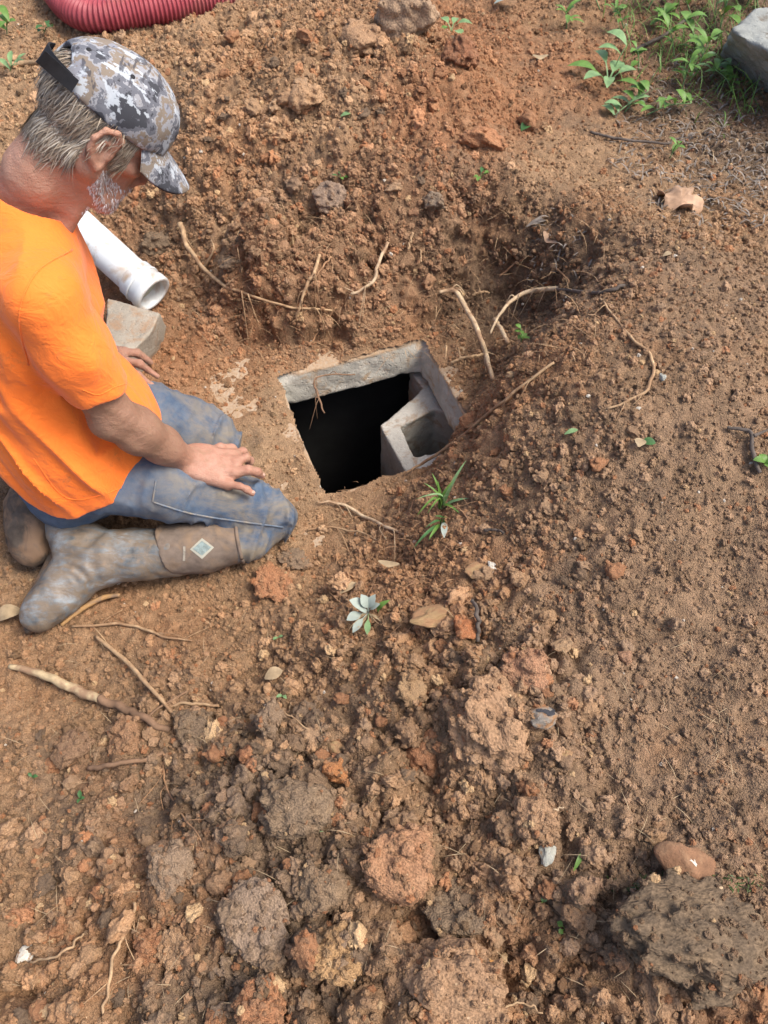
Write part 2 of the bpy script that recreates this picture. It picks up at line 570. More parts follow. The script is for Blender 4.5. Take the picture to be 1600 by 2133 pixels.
# tank opening, from its corners on the z = 0 plane
T0 = at(585, 790, 0); T1 = at(880, 715, 0)
EA = (T1 - T0); EA[2] = 0; SA = np.linalg.norm(EA); EA /= SA
EB = np.array([EA[1], -EA[0], 0.0]); SB = 0.415
def tank_local(x, y):
    return (x - T0[0]) * EA[0] + (y - T0[1]) * EA[1], (x - T0[0]) * EB[0] + (y - T0[1]) * EB[1]
def tank_world(a, b, z):
    return T0 + EA * a + EB * b + np.array([0, 0, z])
def rect_dist(a, b):
    dx = np.maximum(-a, a - SA); dy = np.maximum(-b, b - SB)
    return np.where((dx < 0) & (dy < 0), np.maximum(dx, dy), np.hypot(np.maximum(dx, 0), np.maximum(dy, 0)))

def axis(lo, hi, step, far_lo, far_hi):
    core = list(np.arange(lo, hi + 1e-6, step))
    s = step; a = core[-1]
    while a < far_hi:
        s *= 1.12; a += s; core.append(a)
    s = step; a = core[0]; pre = []
    while a > far_lo:
        s *= 1.12; a -= s; pre.append(a)
    return np.array(pre[::-1] + core)
GX = axis(-1.40, 1.30, 0.0045, -60, 60)
GY = axis(-0.02, 2.95, 0.0047, -60, 80)
XX, YY = np.meshgrid(GX, GY)
# the smooth base is evaluated on a coarse lattice, then interpolated
def lattice(fn, nch, step=0.02, lo=(-2.6, -1.5), hi=(3.0, 5.5)):
    lx = np.arange(lo[0], hi[0], step); ly = np.arange(lo[1], hi[1], step)
    X, Y = np.meshgrid(lx, ly)
    return lx, ly, fn(X, Y)
LX, LY, LH = lattice(base_height, 1)
def bilin(tab, lx, ly, x, y):
    fx = np.clip((x - lx[0]) / (lx[1] - lx[0]), 0, len(lx) - 1.001); fy = np.clip((y - ly[0]) / (ly[1] - ly[0]), 0, len(ly) - 1.001)
    i = fx.astype(int); j = fy.astype(int); fx = fx - i; fy = fy - j
    if tab.ndim == 3:
        fx = fx[..., None]; fy = fy[..., None]
    return (tab[j, i] * (1 - fx) + tab[j, i + 1] * fx) * (1 - fy) + (tab[j + 1, i] * (1 - fx) + tab[j + 1, i + 1] * fx) * fy
HB = bilin(LH, LX, LY, XX, YY)
# zones too
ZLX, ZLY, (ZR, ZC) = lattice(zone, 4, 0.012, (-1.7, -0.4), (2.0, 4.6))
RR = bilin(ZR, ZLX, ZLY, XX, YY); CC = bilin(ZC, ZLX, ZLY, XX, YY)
core = (XX > -2.2) & (XX < 2.4) & (YY > -0.8) & (YY < 5.2)
# relief: lumps of several sizes; the lattice warp keeps the cells irregular
wx = XX + 0.02 * vnoise2(XX * 14, YY * 14, 3); wy = YY + 0.02 * vnoise2(XX * 14, YY * 14, 4)
ta, tb = tank_local(XX, YY)
rd_t = rect_dist(ta, tb)
near_t = np.clip(rd_t / 0.14, 0, 1)
damp = (0.12 + 0.88 * near_t)
rel = 0.040 * fbm2(XX, YY, 6.0, 3, 71) * (0.12 + RR)
f1, id1 = cell2(wx, wy, 15, 1)
rel += (0.55 - f1) * 0.13 * np.clip(RR - 0.22, 0, 1) * (0.2 + id1)
f2, id2 = cell2(wx + 0.3, wy, 34, 2)
rel += (0.5 - f2) * 0.050 * (0.03 + 0.95 * RR) * (0.1 + id2)
f3, id3 = cell2(wx, wy + 0.7, 78, 3)
rel += (0.5 - f3) * 0.020 * (0.14 + RR) * (0.1 + id3)
fx_, idx_ = cell2(wx + 1.9, wy + .2, 150, 6)
rel += (0.5 - fx_) * 0.0075 * (0.35 + .6 * RR)
rel += 0.006 * fbm2(XX, YY, 40, 3, 90) * (0.3 + RR)
rel += 0.0022 * vnoise2(XX * 160, YY * 160, 14)
HH = HB + rel * damp * np.where(core, 1, 0.15)
# thin film of mud over the slab round the opening, worn through in places
film = np.clip((0.22 - rd_t) / 0.12, 0, 1) * (HB < 0.05)
HH = np.where(film > 0, HH * (1 - 0.75 * film) + 0.75 * film * (0.0065 + 0.011 * fbm2(XX, YY, 11, 4, 44)), HH)
HH = np.maximum(HH, -0.012)
# the soil thins out towards the far and left edges of the opening
lip = 0.003 + 0.010 * np.clip(0.5 + fbm2(XX, YY, 18, 3, 66), 0, 1) + np.maximum(rd_t - 0.015, 0) * 1.2
HH = np.where((tb < .15) | (ta < .12), np.minimum(HH, lip), HH)
# colour change from cell to cell: higher lumps paler
CC = CC * (0.86 + 0.28 * id2)[..., None] * (0.9 + 0.2 * id3)[..., None]
def ground_z(x, y):
    x = np.asarray(x, float); y = np.asarray(y, float)
    i = np.clip(np.searchsorted(GX, x) - 1, 0, len(GX) - 2); j = np.clip(np.searchsorted(GY, y) - 1, 0, len(GY) - 2)
    fx = (x - GX[i]) / (GX[i + 1] - GX[i]); fy = (y - GY[j]) / (GY[j + 1] - GY[j])
    return (HH[j, i] * (1 - fx) + HH[j, i + 1] * fx) * (1 - fy) + (HH[j + 1, i] * (1 - fx) + HH[j + 1, i + 1] * fx) * fy

def on_ground(px, py, lift=0.0):
    """where the sight line through a pixel meets the ground (raised by lift)"""
    d = ray(px, py)
    ts = np.linspace(0.7, 5.5, 2400)
    P = CAM[None] + ts[:, None] * d[None]
    below = P[:, 2] < ground_z(P[:, 0], P[:, 1]) + lift
    k = int(np.argmax(below)) if below.any() else len(ts) - 1
    return P[k]

nx, ny = len(GX), len(GY)
# on steep faces the soil also bulges sideways, so that the relief does not smear into streaks
gy_, gx_ = np.gradient(HB, GY, GX)
slope = np.clip(np.hypot(gx_, gy_), 0, 2.2) * core
SL3 = np.stack([XX, YY, HH], -1)
bul = .55 * vnoise3(SL3 * 24, 61) + .3 * vnoise3(SL3 * 60, 62) + .2 * vnoise3(SL3 * 130, 63)
inv = 1 / np.maximum(np.hypot(gx_, gy_), 1e-3)
side_amp = .027 * np.clip(slope - .25, 0, 1.4) * near_t
OFF = np.stack([-gx_ * inv * bul * side_amp, -gy_ * inv * bul * side_amp, bul * side_amp * .5], -1)
verts = np.stack([XX - gx_ * inv * bul * side_amp, YY - gy_ * inv * bul * side_amp, HH + bul * side_amp * .5], -1).reshape(-1, 3)
ii = (np.arange(ny - 1)[:, None] * nx + np.arange(nx - 1)[None]).ravel()
faces = np.stack([ii, ii + 1, ii + nx + 1, ii + nx], 1)
cx = (XX[:-1, :-1] + XX[1:, 1:]) / 2; cy = (YY[:-1, :-1] + YY[1:, 1:]) / 2
a_, b_ = tank_local(cx, cy)
keep = (rect_dist(a_, b_) > (0.009 + 0.009 * fbm2(cx, cy, 16, 3, 12))) | ((HH[:-1, :-1] > 0.035) & (a_ > 0.1) & (b_ > 0.1))
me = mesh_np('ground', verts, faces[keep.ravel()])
vcol(me, 'soil', CC.reshape(-1, 3) * .76)  # darkened overall: shade of the gaps between crumbs put into the soil colour
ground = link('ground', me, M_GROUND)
ground['kind'] = 'structure'
ground['label'] = 'brown red clay soil dug open around the tank'

# ------------------------------------------------------------------ clod shapes
def ico(sub):
    bm = bmesh.new()
    bmesh.ops.create_icosphere(bm, subdivisions=sub, radius=1.0)
    v = np.array([q.co[:] for q in bm.verts]); f = np.array([[q.index for q in t.verts] for t in bm.faces])
    bm.free()
    return v, f
ICO = {s: ico(s) for s in (2, 3, 4, 5)}

def clod_mesh(name, sub, seed, angular=0.5, lump=1.0, squash=(1, 1, 1)):
    v, f = ICO[sub]
    r = np.random.default_rng(seed)
    p = v.copy()
    # cut a few flat faces, then roughen
    for k in range(int(5 + 6 * angular)):
        n = r.normal(size=3); n /= np.linalg.norm(n)
        d = r.uniform(0.55, 0.9)
        s = p @ n
        p = p - np.outer(np.maximum(s - d, 0), n) * (0.35 + 0.6 * angular)
    rad = np.linalg.norm(p, axis=1, keepdims=True); dirn = v
    off = r.uniform(0, 50, 3)
    dsp = 0.20 * vnoise3(p * 1.6 + off, seed) + lump * 0.12 * vnoise3(p * 3.7 + off, seed + 1)
    if sub >= 3:
        dsp = dsp + lump * 0.09 * vnoise3(p * 8 + off, seed + 2)
    if sub >= 4:
        dsp = dsp + lump * 0.055 * vnoise3(p * 17 + off, seed + 3)
    if sub >= 5:
        dsp = dsp + lump * 0.04 * vnoise3(p * 34 + off, seed + 4)
    p = p + dirn * dsp[:, None]
    p = p * np.array(squash)
    return mesh_np(name, p, f, smooth=sub >= 3)

# ------------------------------------------------------------------ loose crumbs (nobody could count them)
protos = bpy.data.collections.new('crumb_shapes')      # not linked to the scene
proto_objs = []
def aggregate(name, seed, core_r, n_balls, br, h, noise_amp=.06, squash=(1, 1, 1), flats=0):
    """lump of soil: an uneven core with smaller grains stuck all over it"""
    r = np.random.default_rng(seed)
    v = Vol((-1.35,) * 3, (1.35,) * 3, h, .3)
    for i in range(6):
        d = r.normal(size=3); d /= np.linalg.norm(d)
        v.cone(d * (1 - core_r) * r.uniform(.2, .9), -d * r.uniform(0, .3), core_r * r.uniform(.7, 1), core_r * r.uniform(.6, 1), .15)
    # surface sites
    for i in range(n_balls):
        if flats and i == n_balls // 2:            # cleaved faces, before the last grains stick on
            sl, P = v.window((-1.4,) * 3, (1.4,) * 3)
            for j in range(flats):
                n = r.normal(size=3); n /= np.linalg.norm(n)
                v.D[sl] = np.maximum(v.D[sl], (P @ n) - r.uniform(.36, .70) + .06 * vnoise3(P * 2.2, seed + 40 + j))
        d = r.normal(size=3); d /= np.linalg.norm(d)
        ts = np.arange(1.3, 0, -.03)
        ix = np.clip(((d[None] * ts[:, None] - v.lo) / h).astype(int), 0, v.n - 1)
        hit = v.D[ix[:, 0], ix[:, 1], ix[:, 2]] < 0
        t = ts[np.argmax(hit)] if hit.any() else .6
        q = r.uniform(*br)
        v.cone(d * (t - q * r.uniform(.1, .7)), d * (t - q * .3) + r.normal(0, q * .5, 3), q, q * r.uniform(.5, 1), q * .3)
    v.displace(lambda P: noise_amp * vnoise3(P * 4.3, seed) + noise_amp * .6 * vnoise3(P * 10, seed + 1))
    me = v.mesh(name)
    co = np.empty(len(me.vertices) * 3); me.vertices.foreach_get('co', co); co = co.reshape(-1, 3)
    co = co / np.percentile(np.linalg.norm(co, axis=1), 90) * np.array(squash)
    me.vertices.foreach_set('co', co.astype(np.float32).ravel()); me.update()
    return me
for k in range(14):
    r_ = np.random.default_rng(100 + k)
    m_ = aggregate('crumb_shape', 100 + k, .62, 12 if k % 2 else 5, (.12, .42), .12, .21, (1, r_.uniform(.7, 1), r_.uniform(.6, .9)), 4 if k % 2 else 7)
    m_.polygons.foreach_set('use_smooth', [k % 3 == 0] * len(m_.polygons))
    m_.materials.append(M_CRUMB)
    o_ = bpy.data.objects.new('crumb_shape', m_)
    protos.objects.link(o_)
    proto_objs.append(o_)

def scatter(n_try, size_lo, size_hi, power, dens, seed, xr=(-1.5, 1.5), yr=(-0.02, 3.6), sink=0.25):
    r = np.random.default_rng(seed)
    x = r.uniform(*xr, n_try); y = r.uniform(*yr, n_try)
    rough = bilin(ZR, ZLX, ZLY, x, y)
    # clumpiness
    cl = fbm2(x, y, 9, 3, seed + 5)
    e_ = .02
    sx = (bilin(LH, LX, LY, x + e_, y) - bilin(LH, LX, LY, x - e_, y)) / (2 * e_); sy = (bilin(LH, LX, LY, x, y + e_) - bilin(LH, LX, LY, x, y - e_)) / (2 * e_)
    p = dens(rough, x, y) * np.clip(0.62 + 1.1 * cl, 0.06, 1.6) * (1 + .9 * np.clip(np.hypot(sx, sy) - .2, 0, 1.5))
    k = r.uniform(0, 1, n_try) < p
    x, y, rough = x[k], y[k], rough[k]
    a, b = tank_local(x, y)
    k = (rect_dist(a, b) > 0.02) | ((ground_z(x, y) > .045) & (a > .1) & (b > .1))
    x, y, rough = x[k], y[k], rough[k]
    u = r.uniform(0, 1, len(x))
    s = (size_lo ** (-power) + u * (size_hi ** (-power) - size_lo ** (-power))) ** (-1 / power)
    z = ground_z(x, y) + s * (0.5 - sink) * 0.7
    i = np.clip(np.searchsorted(GX, x), 0, len(GX) - 1); j = np.clip(np.searchsorted(GY, y), 0, len(GY) - 1)
    return np.stack([x, y, z], 1) + OFF[j, i], s, rough

parts = []
parts.append(scatter(370000, 0.0019, 0.0045, 1.2, lambda r, x, y: 0.42 * np.clip(1.0 - 0.5 * r, 0, 1) * np.clip((2.6 - y) / 1.2, 0.12, 1) * np.clip(0.25 + 4 * r, 0, 1), 1))
parts.append(scatter(205000, 0.004, 0.009, 1.4, lambda r, x, y: 0.07 + 0.50 * np.clip(r * 1.9, 0, 1), 2, sink=.3))
parts.append(scatter(72000, 0.008, 0.018, 1.7, lambda r, x, y: 0.012 + 0.50 * np.clip((r - 0.10) * 1.4, 0, 1), 3, sink=.45))
parts.append(scatter(11000, 0.016, 0.032, 1.6, lambda r, x, y: 0.0 + 0.55 * np.clip((r - 0.33) * 1.9, 0, 1), 4, sink=.6))
EXTRA = []          # crumbs lying on the big clods
# ------------------------------------------------------------------ septic tank: slab with opening, chamber, baffle
def concrete_mat(name, col, dirt, amt=0.5, wet=0.0, mud_above=None):
    m, nt, bs = new_mat(name)
    b = NB(nt); v = b.coords()
    n = b.noise(v, 9, 6, 0.6); n2 = b.noise(v, 120, 3, 0.6); d = b.noise(v, 14, 6, 0.7, 0.6)
    c = b.ramp(n.outputs[0], [(0.3, tuple(x * 0.72 for x in col)), (0.5, col), (0.72, tuple(x * 1.25 for x in col))])
    c = b.mix(b.mapr(n2.outputs[0], 0.3, 0.75, 0, 0.35), c, tuple(x * 0.6 for x in col))
    c = b.mix(b.mapr(d.outputs[0], 0.66 - 0.3 * amt, 0.72 - 0.2 * amt, 0, 0.85), c, dirt)
    if mud_above is not None:                      # mud smeared over the top of the slab
        sz = b.n('ShaderNodeSeparateXYZ'); b.l(v, sz.inputs[0])
        c = b.mix(b.math('MULTIPLY', b.mapr(sz.outputs['Z'], mud_above - .004, mud_above + .004), b.mapr(n2.outputs[0], .25, .6, .55, .95)), c, (0.34, 0.23, 0.135))
    vo = b.voro(v, 90)
    pit = b.mapr(vo.outputs['Distance'], 0.12, 0.3)
    nm = b.bump(b.math('ADD', b.math('MULTIPLY', pit, .5), b.math('ADD', n2.outputs[0], n.outputs[0])), 0.6, 0.004)
    finish(b, bs, c, 0.85 - 0.5 * wet, nm, 0.25 + 0.3 * wet)
    return m
M_CONC = concrete_mat('tank_concrete', (0.46, 0.44, 0.38), (0.36, 0.25, 0.15), 0.5, 0.0, -.008)
M_CONC_WET = concrete_mat('tank_concrete_damp', (0.40, 0.38, 0.33), (0.28, 0.20, 0.13), 0.5, 0.15)
A_ = lambda *v: np.array(v, float)
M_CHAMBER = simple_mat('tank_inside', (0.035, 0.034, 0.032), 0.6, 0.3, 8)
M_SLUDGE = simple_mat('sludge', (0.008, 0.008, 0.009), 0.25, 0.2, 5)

tank_org = tank_world(SA / 2, SB / 2, 0)
tank = empty('septic_tank', tank_org)
tag(tank, 'buried concrete septic tank with square opening uncovered in its top', 'septic tank')
rot_t = np.stack([EA, EB, np.array([0, 0, 1.0])], 1)      # columns; EB points to the viewer
TH = 0.105
def slab_volume():
    h = 0.0058
    v = Vol((-0.22, -0.18, -TH - 0.02), (SA + 0.22, SB + 0.2, 0.03), h, 0.04)
    sl, P = v.window(v.lo, v.lo + v.n * h)
    a, b, z = P[..., 0], P[..., 1], P[..., 2]
    flare = (z + TH) * 0.10                                # the cast opening widens a little upwards
    w = 0.0022 * vnoise3(P * 22, 5) + 0.0020 * vnoise3(P * 60, 6)
    chip = np.maximum(vnoise3(P * 14 + 3, 9) - 0.25, 0) * 0.05 * np.clip(1 - np.abs(z) / 0.035, 0, 1)
    chip2 = np.maximum(vnoise3(P * 17 + 8, 19) - 0.2, 0) * 0.03 * np.clip(1 - np.abs(z + TH) / 0.03, 0, 1)
    hole = np.maximum(np.maximum(-a, a - SA), np.maximum(-b, b - SB)) - flare + 0.005
    outer = np.maximum(np.maximum(z - 0.002 * vnoise3(P * 12, 3), -TH - z), np.maximum(np.maximum(-0.20 - a, a - SA - 0.2), np.maximum(-0.16 - b, b - SB - 0.18)))
    v.D[...] = np.clip(np.maximum(outer, -hole + w + chip + chip2), -0.04, 0.04)
    return v
sv = slab_volume()
me = sv.mesh('lid_slab')
co = np.empty(len(me.vertices) * 3); me.vertices.foreach_get('co', co); co = co.reshape(-1, 3)
me.vertices.foreach_set('co', (co @ rot_t.T + T0 - tank_org).astype(np.float32).ravel()); me.flip_normals(); me.update()
link('lid_slab', me, M_CONC, tank)

ZB = -0.125
def poly_sd(x, y, poly):
    """signed distance to a polygon (negative inside)"""
    poly = np.array(poly)[:, :2]
    d = np.full(x.shape, 1e9); inside = np.zeros(x.shape, bool)
    n = len(poly)
    for i in range(n):
        a = poly[i]; b = poly[(i + 1) % n]
        e = b - a; wx_ = x - a[0]; wy_ = y - a[1]
        t = np.clip((wx_ * e[0] + wy_ * e[1]) / (e @ e), 0, 1)
        d = np.minimum(d, (wx_ - e[0] * t) ** 2 + (wy_ - e[1] * t) ** 2)
        cr = ((a[1] > y) != (b[1] > y)) & (x < (b[0] - a[0]) * (y - a[1]) / (b[1] - a[1] + 1e-12) + a[0])
        inside ^= cr
    d = np.sqrt(d)
    return np.where(inside, -d, d)
bo = [at(*p, ZB) for p in ((792, 887), (882, 808), (852, 772), (905, 752), (1000, 840), (1010, 930), (960, 985), (850, 992))]
bi = [at(*p, ZB) for p in ((833, 889), (906, 852), (990, 880), (985, 925), (864, 952))]
bv = Vol(np.min(bo, 0) - A_(.02, .02, .45), np.max(bo, 0) + A_(.02, .02, .02), .0045, .03)
sl, P = bv.window(bv.lo, bv.lo + bv.n * bv.h)
bd = np.maximum(poly_sd(P[..., 0], P[..., 1], bo), -poly_sd(P[..., 0], P[..., 1], bi))
bd = np.maximum(bd, np.maximum(P[..., 2] - ZB, -.54 - P[..., 2]))
bd = bd + .0016 * vnoise3(P * 26, 3) + .0016 * vnoise3(P * 70, 4)
bv.D[...] = np.clip(bd, -.03, .03)
link('baffle', bv.mesh('baffle', tank_org), M_CONC_WET, tank)
# chamber walls (one closed box seen from inside) and the sludge
def inner_box(name, a0, a1, b0, b1, z0, z1, mat):
    q = [tank_world(a, b, z) - tank_org for z in (z0, z1) for a, b in ((a0, b0), (a1, b0), (a1, b1), (a0, b1))]
    F = [(0, 1, 2, 3), (0, 4, 5, 1), (1, 5, 6, 2), (2, 6, 7, 3), (3, 7, 4, 0)]
    return link(name, poly_mesh(name, q, F, False), mat, tank)
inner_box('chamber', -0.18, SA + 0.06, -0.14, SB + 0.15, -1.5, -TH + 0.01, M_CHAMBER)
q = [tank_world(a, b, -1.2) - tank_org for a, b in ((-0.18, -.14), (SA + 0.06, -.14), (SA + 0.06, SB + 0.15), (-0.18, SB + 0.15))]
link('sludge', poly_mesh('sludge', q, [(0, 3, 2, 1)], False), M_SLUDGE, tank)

# ------------------------------------------------------------------ white drain pipe with coupling
M_PVC = simple_mat('white_pvc', (0.63, 0.66, 0.65), 0.35, 0.05, 15, 0.0, 0.5, dirt=(0.42, 0.30, 0.19), dirt_amt=0.48, dscale=11)
M_PVC_IN = simple_mat('pvc_bore', (0.50, 0.50, 0.40), 0.5, 0.15, 20, dirt=(0.33, 0.30, 0.17), dirt_amt=0.6)
def lathe(profile, frame, org, seg=40):
    """profile of (distance along axis, radius)"""
    V = []; F = []
    n = len(profile)
    for (s, r) in profile:
        for k in range(seg):
            a = 2 * math.pi * k / seg
            V.append(org + frame[0] * s + (frame[1] * math.cos(a) + frame[2] * math.sin(a)) * r)
    for i in range(n - 1):
        for k in range(seg):
            k2 = (k + 1) % seg
            F.append((i * seg + k, (i + 1) * seg + k, (i + 1) * seg + k2, i * seg + k2))
    return np.array(V), F
def frame_of(d):
    d = np.array(d, float); d /= np.linalg.norm(d)
    n = np.cross(d, [0, 0, 1.0]); n /= np.linalg.norm(n)
    return (d, n, np.cross(d, n))
P0 = at(118, 430, .235); P1 = at(318, 612, .10)
pf = frame_of(P1 - P0); L = np.linalg.norm(P1 - P0)
pipe = empty('drain_pipe', (P1[0], P1[1], P1[2] - .05))
tag(pipe, 'white plastic drain pipe with a coupling, lying beyond the kneeling man', 'pipe')
org = np.array(pipe.location)
V, F = lathe([(0.0, .050), (L - .065, .050)], pf, P0 - org); link('pipe_tube', poly_mesh('pipe_tube', V, F), M_PVC, pipe)
V, F = lathe([(L - .075, .0515), (L - .07, .056), (L - .02, .057), (L - .018, .060), (L + .002, .060), (L + .006, .058), (L + .0065, .050), (L + .003, .047), (L - .03, .0465)], pf, P0 - org)
cpl = link('coupling', poly_mesh('coupling', V, F), M_PVC, pipe)
V, F = lathe([(L - .03, .0468), (L - .031, .038), (L - .036, .0365), (L - .25, .0365), (L - .25, .001)], pf, P0 - org)
link('pipe_bore', poly_mesh('pipe_bore', V, F), M_PVC_IN, pipe)
V, F = lathe([(L - .045, .0575), (L - .044, .0592), (L - .039, .0592), (L - .038, .0575)], pf, P0 - org)
link('ridge', poly_mesh('ridge', V, F), M_PVC, cpl)

# ------------------------------------------------------------------ red suction hose
def hose():
    m, nt, bs = new_mat('red_hose_plastic')
    b = NB(nt); v = b.coords()
    n = b.noise(v, 30, 4, 0.6)
    c = b.ramp(n.outputs[0], [(0.3, (0.24, 0.035, 0.045)), (0.7, (0.34, 0.065, 0.075))])
    d = b.noise(v, 7, 5, 0.6)
    c = b.mix(b.mapr(d.outputs[0], 0.5, 0.75, 0, .55), c, (0.30, 0.16, 0.11))
    finish(b, bs, c, 0.5, None, 0.4)
    zz = 0.36
    ctr = [at(60, -170, zz + .03), at(100, -80, zz + .02), at(118, -15, zz), at(180, 32, zz - .005), at(300, 22, zz), at(430, 2, zz), at(560, -18, zz + .01), at(760, -60, zz + .03), at(980, -110, zz + .05)]
    P = catmull(ctr, 900)
    seg = np.linalg.norm(np.diff(P, axis=0), axis=1); s = np.concatenate([[0], np.cumsum(seg)])
    # even spacing
    S = np.arange(0, s[-1], 0.0021)
    P = np.stack([np.interp(S, s, P[:, k]) for k in range(3)], 1)
    r = 0.0475 + 0.0040 * np.cos(2 * math.pi * S / 0.0145)
    V, F = tube_geo(P, r, 28)
    me = poly_mesh('suction_hose', V, F)
    return thing_mesh('suction_hose', me, m, 'ribbed red suction hose lying on the ground behind the man', 'hose')
hose()

# ------------------------------------------------------------------ broken concrete and stones
M_LID = concrete_mat('broken_concrete', (0.34, 0.30, 0.235), (0.30, 0.19, 0.11), 0.55)
M_STONE = concrete_mat('grey_stone', (0.27, 0.28, 0.255), (0.12, 0.10, 0.075), 0.40)
def rough_hull(name, pts, h, mat, label, cat, amp=0.006, f=18, seed=1, k_round=0.006):
    """convex hull of points, voxelised with a roughened surface"""
    bm = bmesh.new()
    for p in pts:
        bm.verts.new(p)
    bmesh.ops.convex_hull(bm, input=bm.verts)
    bmesh.ops.recalc_face_normals(bm, faces=bm.faces)
    planes = [(np.array(fc.normal[:]), np.array(fc.verts[0].co[:])) for fc in bm.faces]
    bm.free()
    pts = np.array(pts)
    v = Vol(pts.min(0) - .03, pts.max(0) + .03, h, .05)
    sl, P = v.window(v.lo, v.lo + v.n * h)
    d = np.full(P.shape[:3], -1.0)
    for n, q in planes:
        dd = (P - q) @ n
        hh = np.clip(0.5 + 0.5 * (d - dd) / k_round, 0, 1)
        d = dd * (1 - hh) + d * hh + k_round * hh * (1 - hh)
    d = d + amp * vnoise3(P * f, seed) + amp * 0.5 * vnoise3(P * f * 2.7, seed + 1) + amp * .25 * vnoise3(P * f * 6, seed + 2)
    v.D[...] = np.clip(d, -.05, .05)
    return thing_mesh(name, v.mesh(name), mat, label, cat)
top = [at(*p, .135) for p in ((225, 622), (333, 652), (316, 690), (262, 748), (215, 752))]
low = [p * np.array([1, 1, 0]) + np.array([0, 0, -0.02]) for p in [at(*q, .02) for q in ((215, 640), (345, 668), (338, 700), (290, 775), (205, 785))]]
rough_hull('concrete_chunk', top + low, .004, M_LID, 'tan grey broken concrete chunk under the end of the white pipe', 'concrete', .002, 20, 3, .0010)
st = [at(*p, .50) for p in ((1522, 62), (1575, 22), (1720, 0), (1720, 170), (1598, 104))]
st += [at(*p, .30) for p in ((1500, 130), (1592, 205), (1740, 300), (1740, 40), (1530, 80))]
rough_hull('grey_boulder', st, .006, M_STONE, 'grey angular boulder among weeds at the upper right edge', 'boulder', .007, 20, 8, .0008)
# ------------------------------------------------------------------ hand-placed clods and stones
CLOD_MESH = [aggregate('clod_shape', 300 + k, .72, 240, (.03, .15), .050, .05, (1, .82 + .02 * k, .74 + .04 * (k % 5)), 8 + k % 4) for k in range(9)]
CLOD_SMALL = [aggregate('small_clod_shape', 350 + k, .72, 70, (.06, .22), .095, .06, (1, .82 + .02 * k, .74 + .04 * (k % 5)), 8 + k % 4) for k in range(9)]
STONE_MESH = [clod_mesh('stone_shape', 4, 400 + k, angular=1.0, lump=.35, squash=(1, .72, .6)) for k in range(5)]
for m_ in CLOD_MESH + CLOD_SMALL:
    m_.materials.append(M_CLOD)
def stone_mat(name, col, dirt=(0.27, 0.155, 0.08), amt=.5):
    m, nt, bs = new_mat(name)
    b = NB(nt); v = b.coords()
    n = b.noise(v, 1.6, 6, 0.6); d = b.noise(v, 1.3, 6, 0.65, .4); n2 = b.noise(v, 9, 4, .6)
    c = b.ramp(n.outputs[0], [(0.3, tuple(x * .65 for x in col)), (0.7, tuple(min(x * 1.2, 1) for x in col))])
    c = b.mix(b.mapr(d.outputs[0], .62 - .3 * amt, .70 - .25 * amt), c, dirt)
    nm = b.bump(b.math('ADD', n.outputs[0], n2.outputs[0]), .6, .004)
    finish(b, bs, c, .85, nm, .25)
    return m
SM = {'ochre': stone_mat('ochre_stone', (0.34, 0.225, 0.11), amt=.7), 'grey': stone_mat('pale_grey_stone', (0.36, 0.36, 0.31), amt=.2), 'orange': stone_mat('orange_shard', (0.45, 0.22, 0.07), amt=.15),
      'redw': stone_mat('red_brown_stone', (0.235, 0.125, 0.068), (0.25, 0.145, 0.08), .5), 'white': stone_mat('white_chip', (0.60, 0.56, 0.47), amt=.3), 'black': stone_mat('black_white_stone', (0.25, 0.22, 0.18), amt=.55)}

def place(px, py, size_px, mesh, name, label, cat, group=None, flat=1.0, seed=0, sink=.3, stretch=1.0, col=None, mat=None, rotz=None):
    """a lump whose width in the photograph is size_px, resting on the ground there"""
    r = np.random.default_rng(seed + int(px * 7 + py * 13))
    g = on_ground(px, py)
    depth = (g - CAM) @ np.array([0, math.cos(PITCH), -math.sin(PITCH)])
    rad = 0.5 * size_px / FPX * depth
    g = on_ground(px, py + size_px * .16)
    me = mesh
    if mat is not None:
        me = mesh.copy(); me.materials.clear(); me.materials.append(mat)
    o = bpy.data.objects.new(name, me); C.objects.link(o)
    o.location = (g[0], g[1], g[2] + rad * flat * (.50 - sink))
    o.rotation_euler = (r.uniform(-.3, .3), r.uniform(-.3, .3), r.uniform(0, 6.28) if rotz is None else rotz)
    o.scale = (rad * stretch, rad, rad * flat)
    if col is None:
        c = bilin(ZC, ZLX, ZLY, np.array([g[0]]), np.array([g[1]]))[0]
        c = c * r.uniform(.85, 1.25)
    else:
        c = np.array(col)
    o['soil'] = tuple(float(x) for x in c)
    if size_px > 55 and mat is None:
        nv_ = len(me.vertices)
        co = np.empty(nv_ * 3); me.vertices.foreach_get('co', co); co = co.reshape(-1, 3)
        M = np.array(Matrix.LocRotScale(o.location, o.rotation_euler, o.scale))
        k = r.integers(0, nv_, int(70 * (size_px / 100) ** 2) + 12)
        w = co[k] @ M[:3, :3].T + M[:3, 3]
        up_ = (w[:, 2] - o.location[2]) > -.2 * rad * flat
        w = w[up_]
        EXTRA.append((w, .002 + .007 * r.uniform(0, 1, len(w)) ** 2.2, np.tile(c * 1.02, (len(w), 1))))
    tag(o, label, cat, group)
    return o
RED = (.285, .128, .062); DARK = (.125, .088, .058); TAN = (.33, .20, .11); GREY = (.19, .132, .088); BRN = (.26, .155, .088)
def clod(px, py, s, k, label, col=None, flat=.9, stretch=1.0, sink=.3, group=None, rotz=None):
    return place(px, py, s, (CLOD_MESH if s > 76 else CLOD_SMALL)[k % 9], 'dirt_clod', label, 'dirt clod', group, flat, k, sink, stretch, col, None, rotz)
def stone(px, py, s, k, key, label, flat=.9, stretch=1.2, sink=.25, rotz=None):
    return place(px, py, s, STONE_MESH[k % len(STONE_MESH)], 'stone', label, 'stone', None, flat, k, sink, stretch, None, SM[key], rotz)

